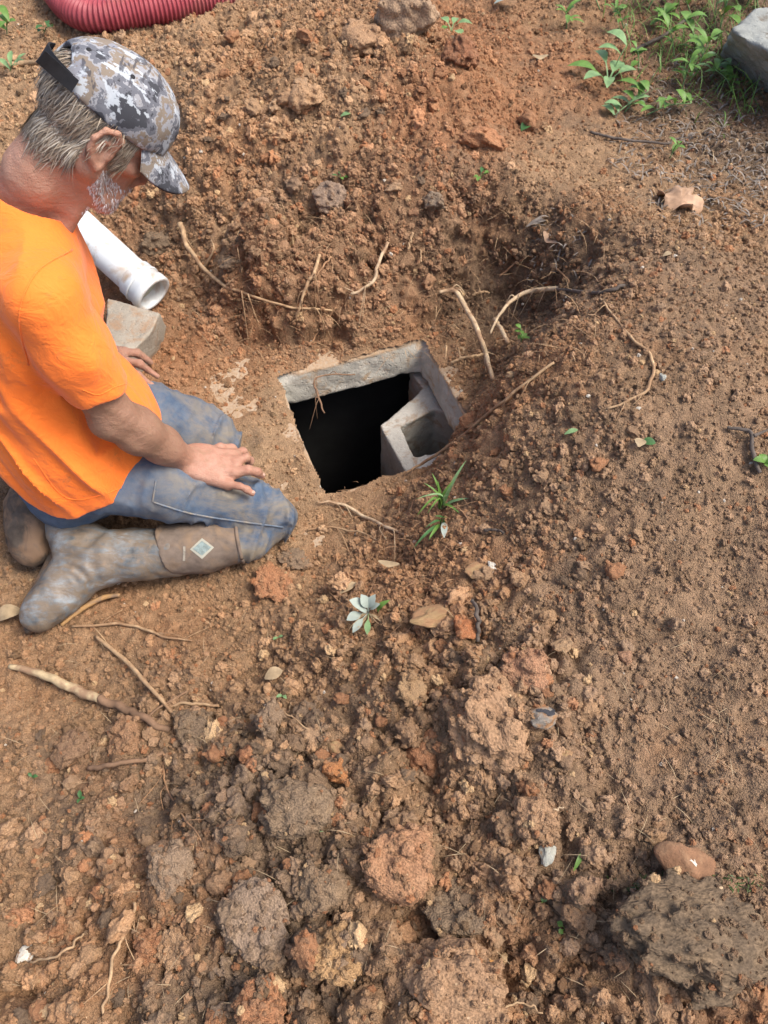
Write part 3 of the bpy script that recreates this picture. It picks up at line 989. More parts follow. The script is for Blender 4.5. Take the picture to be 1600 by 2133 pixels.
clod(1430, 1915, 250, 7, 'largest dark clod at the lower right with moss on its upper edge', (.088, .064, .043), .75, 1.6, .25, None, .12)
clod(1380, 2010, 200, 3, 'brown clod jutting out below the largest dark mossy clod', BRN, .5, 1.2, .4)
clod(1010, 1470, 220, 1, 'big tan clod of packed soil left of the black and white stone', BRN, .75, 1.15, .35)
clod(1090, 1380, 120, 2, 'reddish clod on top of the big tan clod', (.29, .15, .085), .8, 1, .2)
clod(1110, 1700, 130, 4, 'ragged tan clod just above the pale grey stone', BRN, .9, 1, .25)
clod(835, 1780, 190, 5, 'tall reddish brown clod in the middle of the near rubble', (.27, .14, .075), .8, .9, .3)
clod(690, 1840, 150, 6, 'dark grey brown pointed clod under the small green leaf', (.165, .112, .07), 1.0, .9, .25)
clod(1030, 1780, 80, 7, 'egg shaped tan clod left of the pale grey stone', TAN, .8, 1.2, .2)
clod(960, 1880, 170, 8, 'dark flat clod in the near rubble right of centre', DARK, .7, 1.0, .35)
clod(700, 1970, 150, 0, 'ochre tipped clod at the bottom left of centre', (.30, .18, .085), .9, 1.1, .2)
clod(960, 2010, 220, 1, 'broad brown clod behind the orange shard', BRN, .8, 1.2, .35)
clod(850, 2010, 140, 2, 'angular brown clod left of the broad clod near the bottom', (.22, .13, .075), .8, .9, .25)
clod(540, 2080, 120, 3, 'red brown clod near the bottom edge left of centre', RED, .85, 1, .2)
clod(610, 1660, 160, 4, 'dark grey clod above the pointed clod in the near rubble', (.15, .105, .068), .7, 1.1, .3)
clod(530, 1890, 180, 5, 'wide flat grey clod with dry crust near bottom centre', (.19, .135, .095), .55, 1.1, .35)
clod(370, 1790, 120, 6, 'grey brown lump left of the flat crusted clod', GREY, .8, 1.1, .3)
clod(230, 1790, 70, 7, 'smooth oval brown clod at the lower left', BRN, .8, .9, .15)
clod(370, 1960, 90, 8, 'pale rounded clod on the lower left slope', TAN, .8, 1, .2)
clod(320, 1960, 80, 2, 'red brown clod touching the pale rounded clod lower left', RED, .9, 1, .2)
clod(560, 1490, 100, 0, 'upright grey clod standing right of the crossed sticks', GREY, 1.1, .7, .2)
clod(410, 1500, 110, 1, 'dark clod at the thick end of the peeled stick', DARK, .7, 1, .3)
clod(270, 1530, 100, 3, 'brown clod left below the peeled stick', (.22, .12, .065), .7, 1.1, .3)
clod(160, 1545, 90, 4, 'dark brown clod on the far left floor under the peeled stick', (.17, .10, .06), .7, 1.1, .3)
clod(860, 1430, 80, 5, 'crumbly clod with ochre side left of the big tan clod', (.30, .19, .10), .9, 1, .2)
clod(880, 1560, 90, 6, 'bright red clay clod left below the big tan clod', RED, .9, 1, .2)
clod(970, 1300, 70, 7, 'bright red crumbly clod under the dark forked twig', (.34, .13, .055), .8, 1, .2)
clod(700, 1600, 60, 8, 'small orange clod beside the ochre stone', (.38, .16, .06), .9, 1, .1)
clod(1140, 1280, 50, 2, 'tan clod at the right of the dark twig', TAN, .9, 1, .2)
clod(1085, 1200, 60, 1, 'pale tan clod on the heap above the dark twig', TAN, .9, 1, .2)
clod(1170, 1340, 50, 0, 'buff rounded clod above the black and white stone', (.36, .23, .13), .9, 1, .2)
clod(1220, 1470, 60, 3, 'tan clod right of the black and white stone', TAN, .8, 1.1, .2)
clod(1175, 1510, 50, 4, 'round brown clod touching the black and white stone', BRN, .9, 1, .2)
clod(1300, 1365, 40, 5, 'pinkish clod alone on the fine soil at the right', (.36, .20, .12), .8, 1.1, .2)
clod(1360, 1735, 55, 6, 'round tan clod on the fine soil above the red stone', TAN, .9, 1, .15)
clod(1300, 1820, 70, 7, 'dark clod left of the red brown stone', (.19, .12, .07), .8, 1.1, .2)
clod(1200, 1900, 70, 8, 'round brown clod next to the little clover', BRN, .9, 1, .2)
clod(1340, 2080, 60, 2, 'rounded brown clod at the bottom right edge', BRN, .9, 1, .15)
clod(570, 1200, 100, 0, 'red clay clod in front of the knee', RED, .5, 1.2, .2)
clod(610, 1155, 60, 1, 'flat grey clod beside the kneecap', GREY, .5, 1.3, .2)
clod(960, 110, 90, 2, 'dark red block of clay on the far heap', (.19, .08, .042), .9, 1, .25)
clod(840, 30, 140, 3, 'large tan boulder shaped clod at the top of the far heap', (.27, .185, .12), 1.0, .95, .25)
clod(1100, 255, 55, 4, 'round red brown clod lying on the flat ground beyond', (.25, .12, .06), .85, 1, .15)
clod(755, 80, 110, 5, 'brown clod left of the boulder shaped clod on the far heap', BRN, .8, 1, .3)
clod(630, 200, 90, 6, 'tan clod half way up the far heap', TAN, .8, 1.1, .3)
clod(900, 420, 70, 7, 'grey root bound clod on the far wall of the pit', (.17, .13, .095), 1.0, .8, .2)
clod(690, 410, 80, 8, 'shaggy grey brown clod on the far wall near the top', (.21, .15, .11), .9, 1, .25)
clod(330, 500, 90, 3, 'dark clod beside the white pipe', DARK, .7, 1, .3)
clod(480, 540, 70, 0, 'dark grey clod at the foot of the far slope', (.155, .11, .075), .8, .9, .3)
clod(1010, 290, 90, 1, 'overhanging red clod on the rim of the pit', RED, .8, 1.3, .25)
red_stone = stone(1425, 1785, 125, 0, 'redw', 'red brown stone with white chip above the dark clod', 1.0, 1.1, .10, 2.6)
bw_stone = stone(1126, 1490, 66, 1, 'black', 'dirty stone with black and white broken face', .95, 1.05, .1)
stone(1140, 1770, 50, 2, 'grey', 'pale grey angular stone in the middle right rubble', .7, 1.3, .1)
stone(1010, 2015, 50, 3, 'orange', 'orange shard of stone near the bottom centre', .9, 1.3, .05, 1.0)
stone(700, 1555, 50, 4, 'ochre', 'ochre stone left of the red clay clod', .9, 1.0, .1)
stone(1130, 1435, 42, 0, 'ochre', 'small ochre stone above the black and white stone', .9, 1.0, .1)
stone(1180, 1570, 36, 1, 'ochre', 'small olive brown stone below the black and white stone', .9, 1.0, .1)
stone(910, 1270, 80, 2, 'ochre', 'long flat ochre stone left of the dark twig', .5, 1.5, .2, .2)
stone(1005, 1180, 60, 3, 'ochre', 'flat ochre slab below the strappy green plant', .5, 1.4, .2, .4)
stone(800, 1880, 40, 4, 'redw', 'small smooth brown stone beside the pointed clod', .9, 1.0, .1)
stone(1380, 785, 22, 2, 'grey', 'small grey pebble beside the long thin root on the heap', .8, 1.0, .05)
stone(1330, 850, 12, 0, 'white', 'tiny white chip below the long thin root on the heap', .9, 1.0, 0)
stone(1225, 825, 11, 1, 'white', 'tiny white chip left of the long thin root on the heap', .9, 1.0, 0)
stone(55, 1980, 46, 3, 'white', 'pale cream flake of stone at the lower left edge', .5, 1.2, .0)
stone(1420, 2110, 26, 4, 'orange', 'small yellow stone at the bottom right edge', .9, 1.0, .1)
stone(1025, 1180, 26, 4, 'white', 'pale yellow chip on the flat ochre slab', .5, 1.6, -.1)
def facing_patch(o, px, py, r_px, mat, name, seed):
    """a thin broken face on a stone, where the sight line through a pixel meets it"""
    bpy.context.view_layer.update()
    M = o.matrix_world; Mi = M.inverted()
    d0 = Vector(ray(px, py)).normalized()
    hit = o.ray_cast(Mi @ Vector(CAM), (Mi.to_3x3() @ d0).normalized())
    if not hit[0]:
        return
    p, n = hit[1], hit[2]
    depth = (np.array(M @ p) - CAM) @ np.array([0, math.cos(PITCH), -math.sin(PITCH)])
    rad = r_px * depth / FPX / max(o.scale)
    q = n.to_track_quat('Z', 'Y')
    r = random.Random(seed)
    V = [p + n * .03]; m = 14
    for i in range(m):
        a = 6.283 * i / m
        w = p + q @ Vector((math.cos(a), math.sin(a) * .7, 0)) * rad * r.uniform(.6, 1.15)
        V.append(w - n * .03)
    F = [(0, 1 + i, 1 + (i + 1) % m) for i in range(m)]
    link(name, poly_mesh(name, V, F), mat, o)
facing_patch(red_stone, 1448, 1800, 16, SM['white'], 'white_face', 1)
facing_patch(bw_stone, 1140, 1480, 20, stone_mat('black_face', (.05, .05, .055), amt=.1), 'black_face', 2)
facing_patch(bw_stone, 1146, 1470, 10, SM['white'], 'white_face', 3)

# further large clods of the rubble, one object each
GROUPS = [
 ((30, 1480, 420, 2120), 30, 'brown clod in the loose rubble at the lower left', 'lower left rubble clods', (30, 62)),
 ((430, 1400, 820, 2120), 44, 'dark brown clod in the rubble left of centre near the bottom', 'bottom centre rubble clods', (32, 74)),
 ((830, 1250, 1180, 2120), 40, 'brown clod in the rubble right of centre near the bottom', 'right of centre rubble clods', (30, 66)),
 ((1180, 1780, 1590, 2120), 16, 'brown clod in the rubble at the lower right corner', 'lower right rubble clods', (30, 60)),
 ((950, 850, 1400, 1230), 22, 'brown clod on the loose heap right of the tank', 'clods on the right heap', (24, 50)),
 ((420, 60, 960, 480), 50, 'tan clod in the dug heap beyond the tank', 'clods on the far heap', (22, 50)),
]
rg = random.Random(11)
MARKS = [(1440, 1900, 'the largest dark clod'), (1010, 1470, 'the big tan clod'), (1126, 1490, 'the black and white stone'), (1140, 1770, 'the pale grey stone'), (835, 1780, 'the tall reddish clod'),
 (690, 1840, 'the pointed dark clod'), (1010, 2015, 'the orange shard'), (530, 1890, 'the flat crusted clod'), (540, 2080, 'the red clod at the bottom'), (610, 1660, 'the dark grey clod'), (370, 1960, 'the pale rounded clod'),
 (230, 1790, 'the smooth oval clod'), (560, 1490, 'the upright grey clod'), (270, 1530, 'the clod under the peeled stick'), (700, 1555, 'the ochre stone'), (880, 1560, 'the red clay clod'), (1425, 1785, 'the red brown stone'),
 (1175, 1935, 'the little clover'), (768, 1282, 'the silvery plant'), (990, 1290, 'the short dark twig'), (918, 1060, 'the strappy plant'), (1350, 922, 'the half buried green leaf'), (1330, 800, 'the looping root'), (1080, 860, 'the long straight root'),
 (280, 1960, 'the wiry root'), (55, 1980, 'the cream flake'), (840, 30, 'the boulder shaped clod'), (960, 110, 'the dark red clay block'), (690, 410, 'the shaggy clod'), (900, 420, 'the root bound clod'), (630, 200, 'the tan clod on the heap'), (450, 300, 'the slope beside the cap'), (500, 80, 'the end of the red hose'), (850, 250, 'the top of the pit wall')]
made = {}
def clod_label(px, py, s, s0, s1, tone):
    mx, my, mk = min(MARKS, key=lambda q: (q[0] - px) ** 2 + (q[1] - py) ** 2)
    dx, dy = px - mx, py - my
    dist = math.hypot(dx, dy)
    side = ('right of' if dx > 0 else 'left of') if abs(dx) > abs(dy) else ('below' if dy > 0 else 'above')
    if min(abs(dx), abs(dy)) > .45 * max(abs(dx), abs(dy)):
        side = ('lower' if dy > 0 else 'upper') + (' right of' if dx > 0 else ' left of')
    size = 'small' if s < s0 + (s1 - s0) * .25 else ('middling' if s < s0 + (s1 - s0) * .6 else 'large')
    lab = f"{size} {tone} clod " + ('close to the ' if dist < 70 else 'further out to the ' if dist > 150 else 'to the ') + (side if 'of' in side else side.replace('below', 'underside of').replace('above', 'upper side of')) + ' ' + mk
    return lab
for (x0, y0, x1, y1), n, label, grp, (s0, s1) in GROUPS:
    for i in range(n):
        for attempt in range(40):
            s = s0 + (s1 - s0) * rg.random() ** 1.6
            px, py = rg.uniform(x0, x1), rg.uniform(y0, y1)
            tone = rg.choice(['brown', 'brown', 'reddish', 'dark', 'tan'])
            lab = clod_label(px, py, s, s0, s1, tone)
            if lab not in made:
                break
        made[lab] = 1
        col = {'brown': None, 'reddish': (.29, .135, .066), 'dark': (.135, .092, .062), 'tan': (.34, .215, .125)}[tone]
        o = clod(px, py, s, rg.randrange(9), lab, col, rg.uniform(.6, .95), rg.uniform(.85, 1.25), rg.uniform(.15, .4), grp)

# ------------------------------------------------------------------ roots, sticks, twigs
M_ROOT = simple_mat('pale_root', (0.40, 0.27, 0.15), .85, .3, 60, .3, dirt=(.25, .15, .08), dirt_amt=.6, dscale=20)
M_ROOT_W = simple_mat('cream_root', (0.50, 0.38, 0.24), .85, .25, 60, .3, dirt=(.30, .19, .11), dirt_amt=.5, dscale=18)
M_FINE = simple_mat('fine_root', (0.33, 0.19, 0.10), .85, .25, 60)
M_TWIG = simple_mat('dark_twig', (0.10, 0.08, 0.065), .85, .3, 60, .4)
M_BARK = simple_mat('brown_bark', (0.20, 0.12, 0.07), .9, .3, 40, .5)
def root(pts, r_px, mat, name, label, lifts=None, branches=(), cat='root', wob=.0016, seed=0):
    """pts in pixels; lifts = height of each point above the ground"""
    lifts = lifts or [0.004] * len(pts)
    lifts = [l + (.018 if 380 < p[1] < 720 and p[0] < 1200 else 0) for p, l in zip(pts, lifts)]
    W = [on_ground(p[0], p[1], l) for p, l in zip(pts, lifts)]
    depth = (np.mean(W, 0) - CAM) @ np.array([0, math.cos(PITCH), -math.sin(PITCH)])
    rs = [r * .70 * depth / FPX for r in (r_px if isinstance(r_px, (list, tuple)) else [r_px, r_px * .6])]
    r = np.random.default_rng(seed + int(pts[0][0]))
    n = max(16, len(pts) * 9)
    P = catmull(W, n)
    for _ in range(14 if cat == 'stick' else 3):
        P[1:-1] = (P[:-2] + 2 * P[1:-1] + P[2:]) / 4
    sm = np.stack([np.interp(np.arange(n), np.linspace(0, n - 1, 9 + n // 6), r.normal(0, wob, 9 + n // 6)) for _ in range(3)], 1)
    sm[0] = 0
    P = P + sm * np.array([1, 1, .5])
    V, F = tube_geo(P, rs, 8, .05, seed)
    me = poly_mesh(name, V, F)
    o = thing_mesh(name, me, mat, label, cat)
    if len(pts) >= 4 and cat == 'root':               # fine side rootlets
        for q in range(4):
            k0 = int(r.integers(2, n - 2)); p0 = P[k0]
            tt = P[min(n - 1, k0 + 1)] - P[k0 - 1]; tt /= np.linalg.norm(tt)
            sd_ = np.cross(tt, [0, 0, 1.0]) * r.choice([-1, 1]); Lr = r.uniform(.025, .07)
            e1 = p0 + (tt * .6 + sd_ * .5) * Lr * .5 + np.array([0, 0, .004]); e2 = p0 + (tt * .9 + sd_ * r.uniform(.3, 1)) * Lr
            e2[2] = ground_z(e2[0], e2[1]) + .004
            Vb, Fb = tube_geo(catmull([p0, e1, e2], 10) - np.array(o.location), [max(rs) * .38, .0006], 5, .1, q)
            link('side_root', poly_mesh('side_root', Vb, Fb), mat, o)
    for bp, br in branches:
        Wb = [on_ground(p[0], p[1], l) for p, l in bp] 
        Pb = catmull(Wb, 16)
        Vb, Fb = tube_geo(Pb - np.array(o.location), [br * depth / FPX, br * .5 * depth / FPX], 6, .1, seed)
        link('side_root' if cat == 'root' else 'side_twig', poly_mesh('side_root', Vb, Fb), mat, o)
    return o
root([(375, 465), (395, 520), (450, 585), (520, 615), (600, 640), (690, 645)], [9, 6, 4, 3], M_ROOT, 'long_root', 'long pale root curving down the far slope from the left', [.03, .015, .01, .01, .02, .02], [([((425, 560), .012), ((445, 520), .03), ((440, 500), .03)], 3)])
root([(665, 530), (655, 570), (640, 590), (625, 640), (610, 672)], [5, 6, 4, 3], M_ROOT, 'hanging_root', 'yellowish crooked root hanging down the far pit wall', [.01, .03, .05, .06, .05])
root([(690, 535), (670, 560), (640, 600)], [3, 2], M_FINE, 'hanging_root', 'thin root just right of the crooked hanging root', [.01, .02, .02])
root([(808, 505), (790, 545), (775, 590), (730, 613)], [5, 5, 4], M_ROOT_W, 'hanging_root', 'cream root bent to the left on the far pit wall', [.01, .03, .04, .03])
root([(860, 485), (850, 520)], [4, 3], M_ROOT, 'hanging_root', 'short yellow root stub high on the far wall', [.01, .03])
root([(875, 520), (878, 545)], [3, 2.5], M_ROOT, 'hanging_root', 'tiny root stub right of the short yellow stub', [.01, .03])
root([(915, 608), (945, 607), (975, 650), (1000, 705), (1015, 745), (1027, 790)], [5, 8, 8, 7, 6], M_ROOT_W, 'arched_root', 'stout cream root leaning down across the corner of the pit', [.005, .03, .07, .09, .06, .01])
root([(1170, 600), (1100, 608), (1050, 640), (1020, 695)], [7, 7, 5, 3], M_ROOT_W, 'arched_root', 'cream peeled root arching out of the right bank', [.01, .05, .07, .06])
root([(1150, 602), (1215, 608), (1260, 608), (1300, 595)], [6, 6, 5], M_TWIG, 'dark_twig', 'dark twig continuing the arched peeled root on the bank', [.012, .008, .006, .006], cat='twig')
root([(1030, 665), (1045, 690), (1060, 715)], [7, 6], M_ROOT_W, 'root_stub', 'pale root stub under the arched peeled root', [.03, .03, .005])
root([(985, 615), (1000, 608), (1020, 610)], [4, 3], M_ROOT, 'root_stub', 'small yellow root tip on the dark pit wall', [.015, .02, .015])
root([(940, 755), (970, 745), (1010, 738)], [4, 4], M_ROOT, 'hanging_root', 'forked root hanging over the corner of the opening', [.04, .05, .02], [([((930, 720), .06), ((928, 750), .05)], 2.5), ([((955, 725), .05), ((960, 750), .05)], 2)])
root([(1155, 755), (1080, 810), (1020, 860), (940, 925), (880, 965), (845, 985)], [4, 4.5, 5, 5, 3], M_ROOT, 'long_root', 'long straight root along the edge of the bank by the opening', [.004, .012, .015, .02, .02, .02])
root([(1250, 622), (1275, 655), (1310, 700), (1355, 735), (1360, 780), (1335, 825), (1265, 850)], [4, 4, 5, 5, 3], M_ROOT, 'long_root', 'thin looping root lying on the right heap', [.006] * 7)
root([(660, 1045), (710, 1050), (760, 1075), (800, 1095), (850, 1118)], [3, 5, 5, 4], M_ROOT_W, 'long_root', 'cream root crossing the floor below the opening', [.012, .014, .012, .01, .006])
root([(640, 1105), (700, 1098), (760, 1115), (800, 1135)], [3, 3, 2], M_ROOT, 'thin_root', 'thin root parallel to and below the cream floor root', [.008, .01, .01, .006])
root([(740, 780), (660, 785), (662, 820), (675, 860)], [2, 2.5, 4, 2], M_BARK, 'dangling_root', 'brown rootlet dangling into the tank opening', [.02, .03, .05, .05])
root([(700, 640), (670, 680), (645, 720)], [2.5, 2], M_FINE, 'thin_root', 'thin brown rootlet on the red wall above the opening', [.006, .006, .006])
root([(20, 1388), (90, 1405), (165, 1440), (210, 1455)], [8, 13, 15, 13], simple_mat('peeled_wood', (.43, .33, .19), .85, .3, 45, .4, dirt=(.27, .17, .10), dirt_amt=.5, dscale=25), 'peeled_stick', 'thick peeled yellowish stick lying on the left floor', [.01, .02, .02, .015], cat='stick', wob=.001)
root([(208, 1454), (260, 1478), (310, 1502), (352, 1522)], [13, 13, 11, 9], M_BARK, 'bark_stick', 'bark covered stick continuing the peeled stick', [.016, .014, .01, .004], [([((270, 1500), .01), ((300, 1500), .01), ((330, 1475), .015), ((390, 1440), .015)], 4)], cat='stick', wob=.002)
root([(200, 1325), (270, 1385), (330, 1450), (372, 1505)], [6, 7, 6, 4], M_ROOT, 'thin_stick', 'thin tan stick crossing towards the end of the peeled stick', [.01, .02, .02, .01], cat='stick', wob=.001)
root([(350, 1470), (400, 1465), (455, 1470)], [4, 5, 4], M_ROOT, 'thin_stick', 'short pale root pointing right beside the crossed sticks', [.01, .012, .01], cat='stick')
root([(150, 1305), (260, 1300), (330, 1322), (400, 1335)], [4, 4.5, 4, 2.5], M_ROOT, 'thin_root', 'thin brown root along the floor in front of the boot', [.006, .008, .008, .006])
root([(185, 1600), (250, 1592), (350, 1570)], [8, 7, 6], M_BARK, 'brown_root', 'reddish brown root stub on the lower left floor', [.01, .01, .004])
root([(340, 1570), (345, 1630), (375, 1690), (420, 1750)], [3, 3, 2.5], M_FINE, 'thin_root', 'thin reddish rootlet running down the lower left rubble', [.01, .012, .012, .008])
root([(280, 1880), (270, 1930), (240, 1985), (225, 2060), (215, 2140)], [5, 5, 5, 4], M_ROOT, 'long_root', 'pale wiry root in the bottom left corner', [.012, .014, .014, .012, .01])
root([(175, 1945), (130, 1985), (60, 2005)], [3, 4, 3], M_ROOT, 'thin_root', 'thin pale root curling at the lower left edge', [.01, .01, .01])
root([(985, 1250), (995, 1280), (998, 1335)], [5, 7, 6], M_TWIG, 'dark_twig', 'short dark twig standing in the rubble at mid right', [.02, .025, .01], cat='twig', wob=.002)
root([(1515, 890), (1562, 900), (1568, 940), (1582, 985)], [5, 6, 7, 6], M_TWIG, 'bent_twig', 'bent dark twig near the right edge of the heap', [.008, .012, .012, .008], [([((1570, 908), .012), ((1600, 895), .012)], 4)], cat='twig', wob=.001)
root([(1230, 275), (1290, 290), (1400, 300)], [4, 4, 3], M_TWIG, 'dark_twig', 'long dark twig lying on the flat ground beyond', [.008, .01, .01], cat='twig')
root([(1320, 105), (1380, 75), (1430, 40)], [5, 5, 4], M_TWIG, 'dark_twig', 'dark twig among the weeds at the upper right', [.012, .014, .014], cat='twig')
root([(1010, 1103), (1052, 1108)], [5, 3], M_TWIG, 'dark_twig', 'tiny grey twig below the strappy green plant', [.01, .01], cat='twig')
root([(1370, 2040), (1372, 2080), (1368, 2133)], [3, 3, 2.5], M_ROOT, 'thin_root', 'thin root hanging from the lowest clods at the bottom right', [.02, .03, .02])
root([(1545, 2000), (1550, 2035)], [2.5, 2], M_FINE, 'thin_root', 'rootlet hanging from the dark clod at the right', [.02, .02])
root([(1045, 2105), (1090, 2090), (1130, 2110)], [3, 3, 2], M_ROOT, 'thin_root', 'thin curved root at the bottom edge right of centre', [.012, .014, .012])
root([(1395, 1870), (1420, 1960)], [3, 2], M_FINE, 'thin_root', 'rootlet stuck to the face of the largest dark clod', [.03, .03])
root([(0, 135), (50, 132), (95, 130)], [7, 8, 6], M_ROOT, 'pale_root', 'pale root on the ground left behind the cap', [.012, .012, .01])
root([(540, 1450), (600, 1490), (650, 1530)], [2.5, 2], M_ROOT, 'thin_root', 'hair thin root beside the upright grey clod', [.02, .02, .015])
root([(1135, 1690), (1175, 1682)], [3, 2], M_ROOT_W, 'thin_root', 'short straw sticking out beside the ragged tan clod', [.02, .02])
for i, (p, l) in enumerate([([(1160, 560), (1185, 590), (1150, 620)], 'one'), ([(1040, 575), (1080, 545), (1110, 530)], 'two')]):
    root(p, [2.5, 2], M_FINE, 'thin_root', ['curled rootlet at the top of the dark cut', 'straight rootlet on the face of the dark cut'][i], [.01, .012, .01])

# ------------------------------------------------------------------ leaves and plants
def leaf_mat(name, col, spec=.4, var=.25, tl=.25):
    m, nt, bs = new_mat(name)
    b = NB(nt); v = b.coords()
    n = b.noise(v, 45, 3, .6)
    c = b.ramp(n.outputs[0], [(.3, tuple(x * (1 - var) for x in col)), (.7, tuple(x * (1 + var) for x in col))])
    finish(b, bs, c, .5, None, spec)
    t = b.n('ShaderNodeBsdfTranslucent'); mx = b.n('ShaderNodeMixShader')
    b.l(c, t.inputs[0]); mx.inputs[0].default_value = tl
    out = nt.nodes['Material Output']
    b.l(bs.outputs[0], mx.inputs[1]); b.l(t.outputs[0], mx.inputs[2]); b.l(mx.outputs[0], out.inputs[0])
    return m
M_GREEN = leaf_mat('green_leaf', (.125, .24, .045)); M_PALE = leaf_mat('pale_green_leaf', (.20, .33, .14)); M_DEEP = leaf_mat('deep_green_leaf', (.055, .14, .04))
M_SILVER = leaf_mat('silver_leaf', (.37, .43, .37), .3, .1); M_DRY = leaf_mat('dry_leaf', (.42, .27, .17), .2, .25, .1); M_STRAW = leaf_mat('straw', (.36, .27, .16), .2, .3, .1); M_GREY_LIT = leaf_mat('grey_litter', (.20, .17, .14), .2, .4, .05)

def blade(base, tip, width, sag=0.3, nseg=8, up=np.array([0, 0, 1.0]), shape='strap', fold=.15, twist=0.0):
    """leaf strip arching from base to tip, with a little thickness from its fold"""
    base = np.array(base, float); tip = np.array(tip, float)
    d = tip - base; L = np.linalg.norm(d)
    side = np.cross(d, up); side /= max(np.linalg.norm(side), 1e-9)
    nrm = np.cross(side, d / L)
    V = []; F = []
    for i in range(nseg + 1):
        t = i / nseg
        p = base + d * t + nrm * (4 * t * (1 - t)) * sag * L
        if shape == 'strap':
            w = width * (1 - t ** 3) ** .8 * (.6 + .4 * min(1, t * 5))
        elif shape == 'oval':
            w = width * max(.08, math.sin(math.pi * min(1, t ** 1.25 * .98 + .02)) ** .7)
        else:
            w = width * (.12 if t < .42 else max(.06, math.sin(math.pi * min(1, (t - .42) / .58 * .96 + .04)) ** .75))
        s2 = side * math.cos(twist * t) + nrm * math.sin(twist * t)
        V += [p - s2 * w * .5 + nrm * fold * w, p, p + s2 * w * .5 + nrm * fold * w]
        if i:
            o = 3 * i
            F += [(o - 3, o - 2, o + 1, o), (o - 2, o - 1, o + 2, o + 1)]
    return V, F
def plant_root(name, px, py, label, cat='plant', group=None, lift=0):
    g = on_ground(px, py, lift)
    o = empty(name, g)
    tag(o, label, cat, group)
    return o, g
def leaf_child(o, base, tip, width, mat, name='leaf', **kw):
    V, F = blade(np.array(base) - np.array(o.location), np.array(tip) - np.array(o.location), width, **kw)
    return link(name, poly_mesh(name, V, F), mat, o)
def px_tip(px, py, ref, lift=0.0):
    """point on the sight line through a pixel at the distance of a reference point, a bit nearer when lifted"""
    d = (np.array(ref) - CAM) @ np.array([0, math.cos(PITCH), -math.sin(PITCH)])
    return CAM + ray(px, py) * (d - lift)

# strappy plant on the bank by the opening
o, g = plant_root('strappy_plant', 918, 1060, 'strappy bright green plant on the bank below the opening')
for i, (tx, ty, w, sg) in enumerate([(972, 958, 10, .12), (900, 985, 9, .15), (882, 1005, 8, .25), (866, 1040, 7, .45), (868, 1075, 8, .5), (945, 1000, 9, .15), (978, 1038, 10, .12), (960, 1072, 8, .2), (912, 1000, 8, .1), (935, 1030, 8, .2), (890, 1070, 7, .5)]):
    leaf_child(o, g + np.array([0.004 * math.cos(i * 2), .004 * math.sin(i * 2), .004]), px_tip(tx, ty, g, .05), w * .00085, M_GREEN if i % 3 else M_PALE, sag=sg)
o, g = plant_root('strappy_plant', 920, 1095, 'small drooping tuft just under the strappy bright green plant')
for i, (tx, ty, w, sg) in enumerate([(862, 1142, 9, .2), (893, 1125, 10, .2), (905, 1075, 9, .25), (932, 1078, 8, .2), (886, 1100, 8, .3)]):
    leaf_child(o, g + np.array([0, 0, .004]), px_tip(tx, ty, g, .04), w * .00085, M_GREEN if i % 2 else M_DEEP, sag=sg)
leaf_child(o, g + np.array([.004, 0, .012]), px_tip(925, 1120, g, .06), .014, M_SILVER, name='dead_leaf', shape='oval', sag=.1)
# silvery rosette
o, g = plant_root('silver_leaved_plant', 768, 1282, 'pale silvery leaved plant half uprooted in front of the knee')
for i, (tx, ty, w) in enumerate([(728, 1250, 30), (752, 1238, 26), (782, 1238, 22), (722, 1292, 26), (735, 1318, 20), (765, 1322, 16), (792, 1258, 18), (745, 1268, 24)]):
    leaf_child(o, g + np.array([0, 0, .01]), px_tip(tx, ty, g, .035), w * .0008, M_SILVER if i != 5 else M_PALE, shape='spoon', sag=.15, fold=.1)
for i in range(26):
    a = rg.uniform(-.6, 3.6); 
    leaf_child(o, g + np.array([0, 0, .008]), g + np.array([.05 * math.cos(a) * rg.uniform(.4, 1), -.045 * rg.uniform(.2, 1), rg.uniform(.0, .035)]), .0016, M_STRAW, name='root_hair', sag=rg.uniform(-.2, .3), nseg=4)
leaf_child(o, g + np.array([.02, 0, .01]), px_tip(812, 1250, g, .03), .012, M_GREEN, shape='oval')

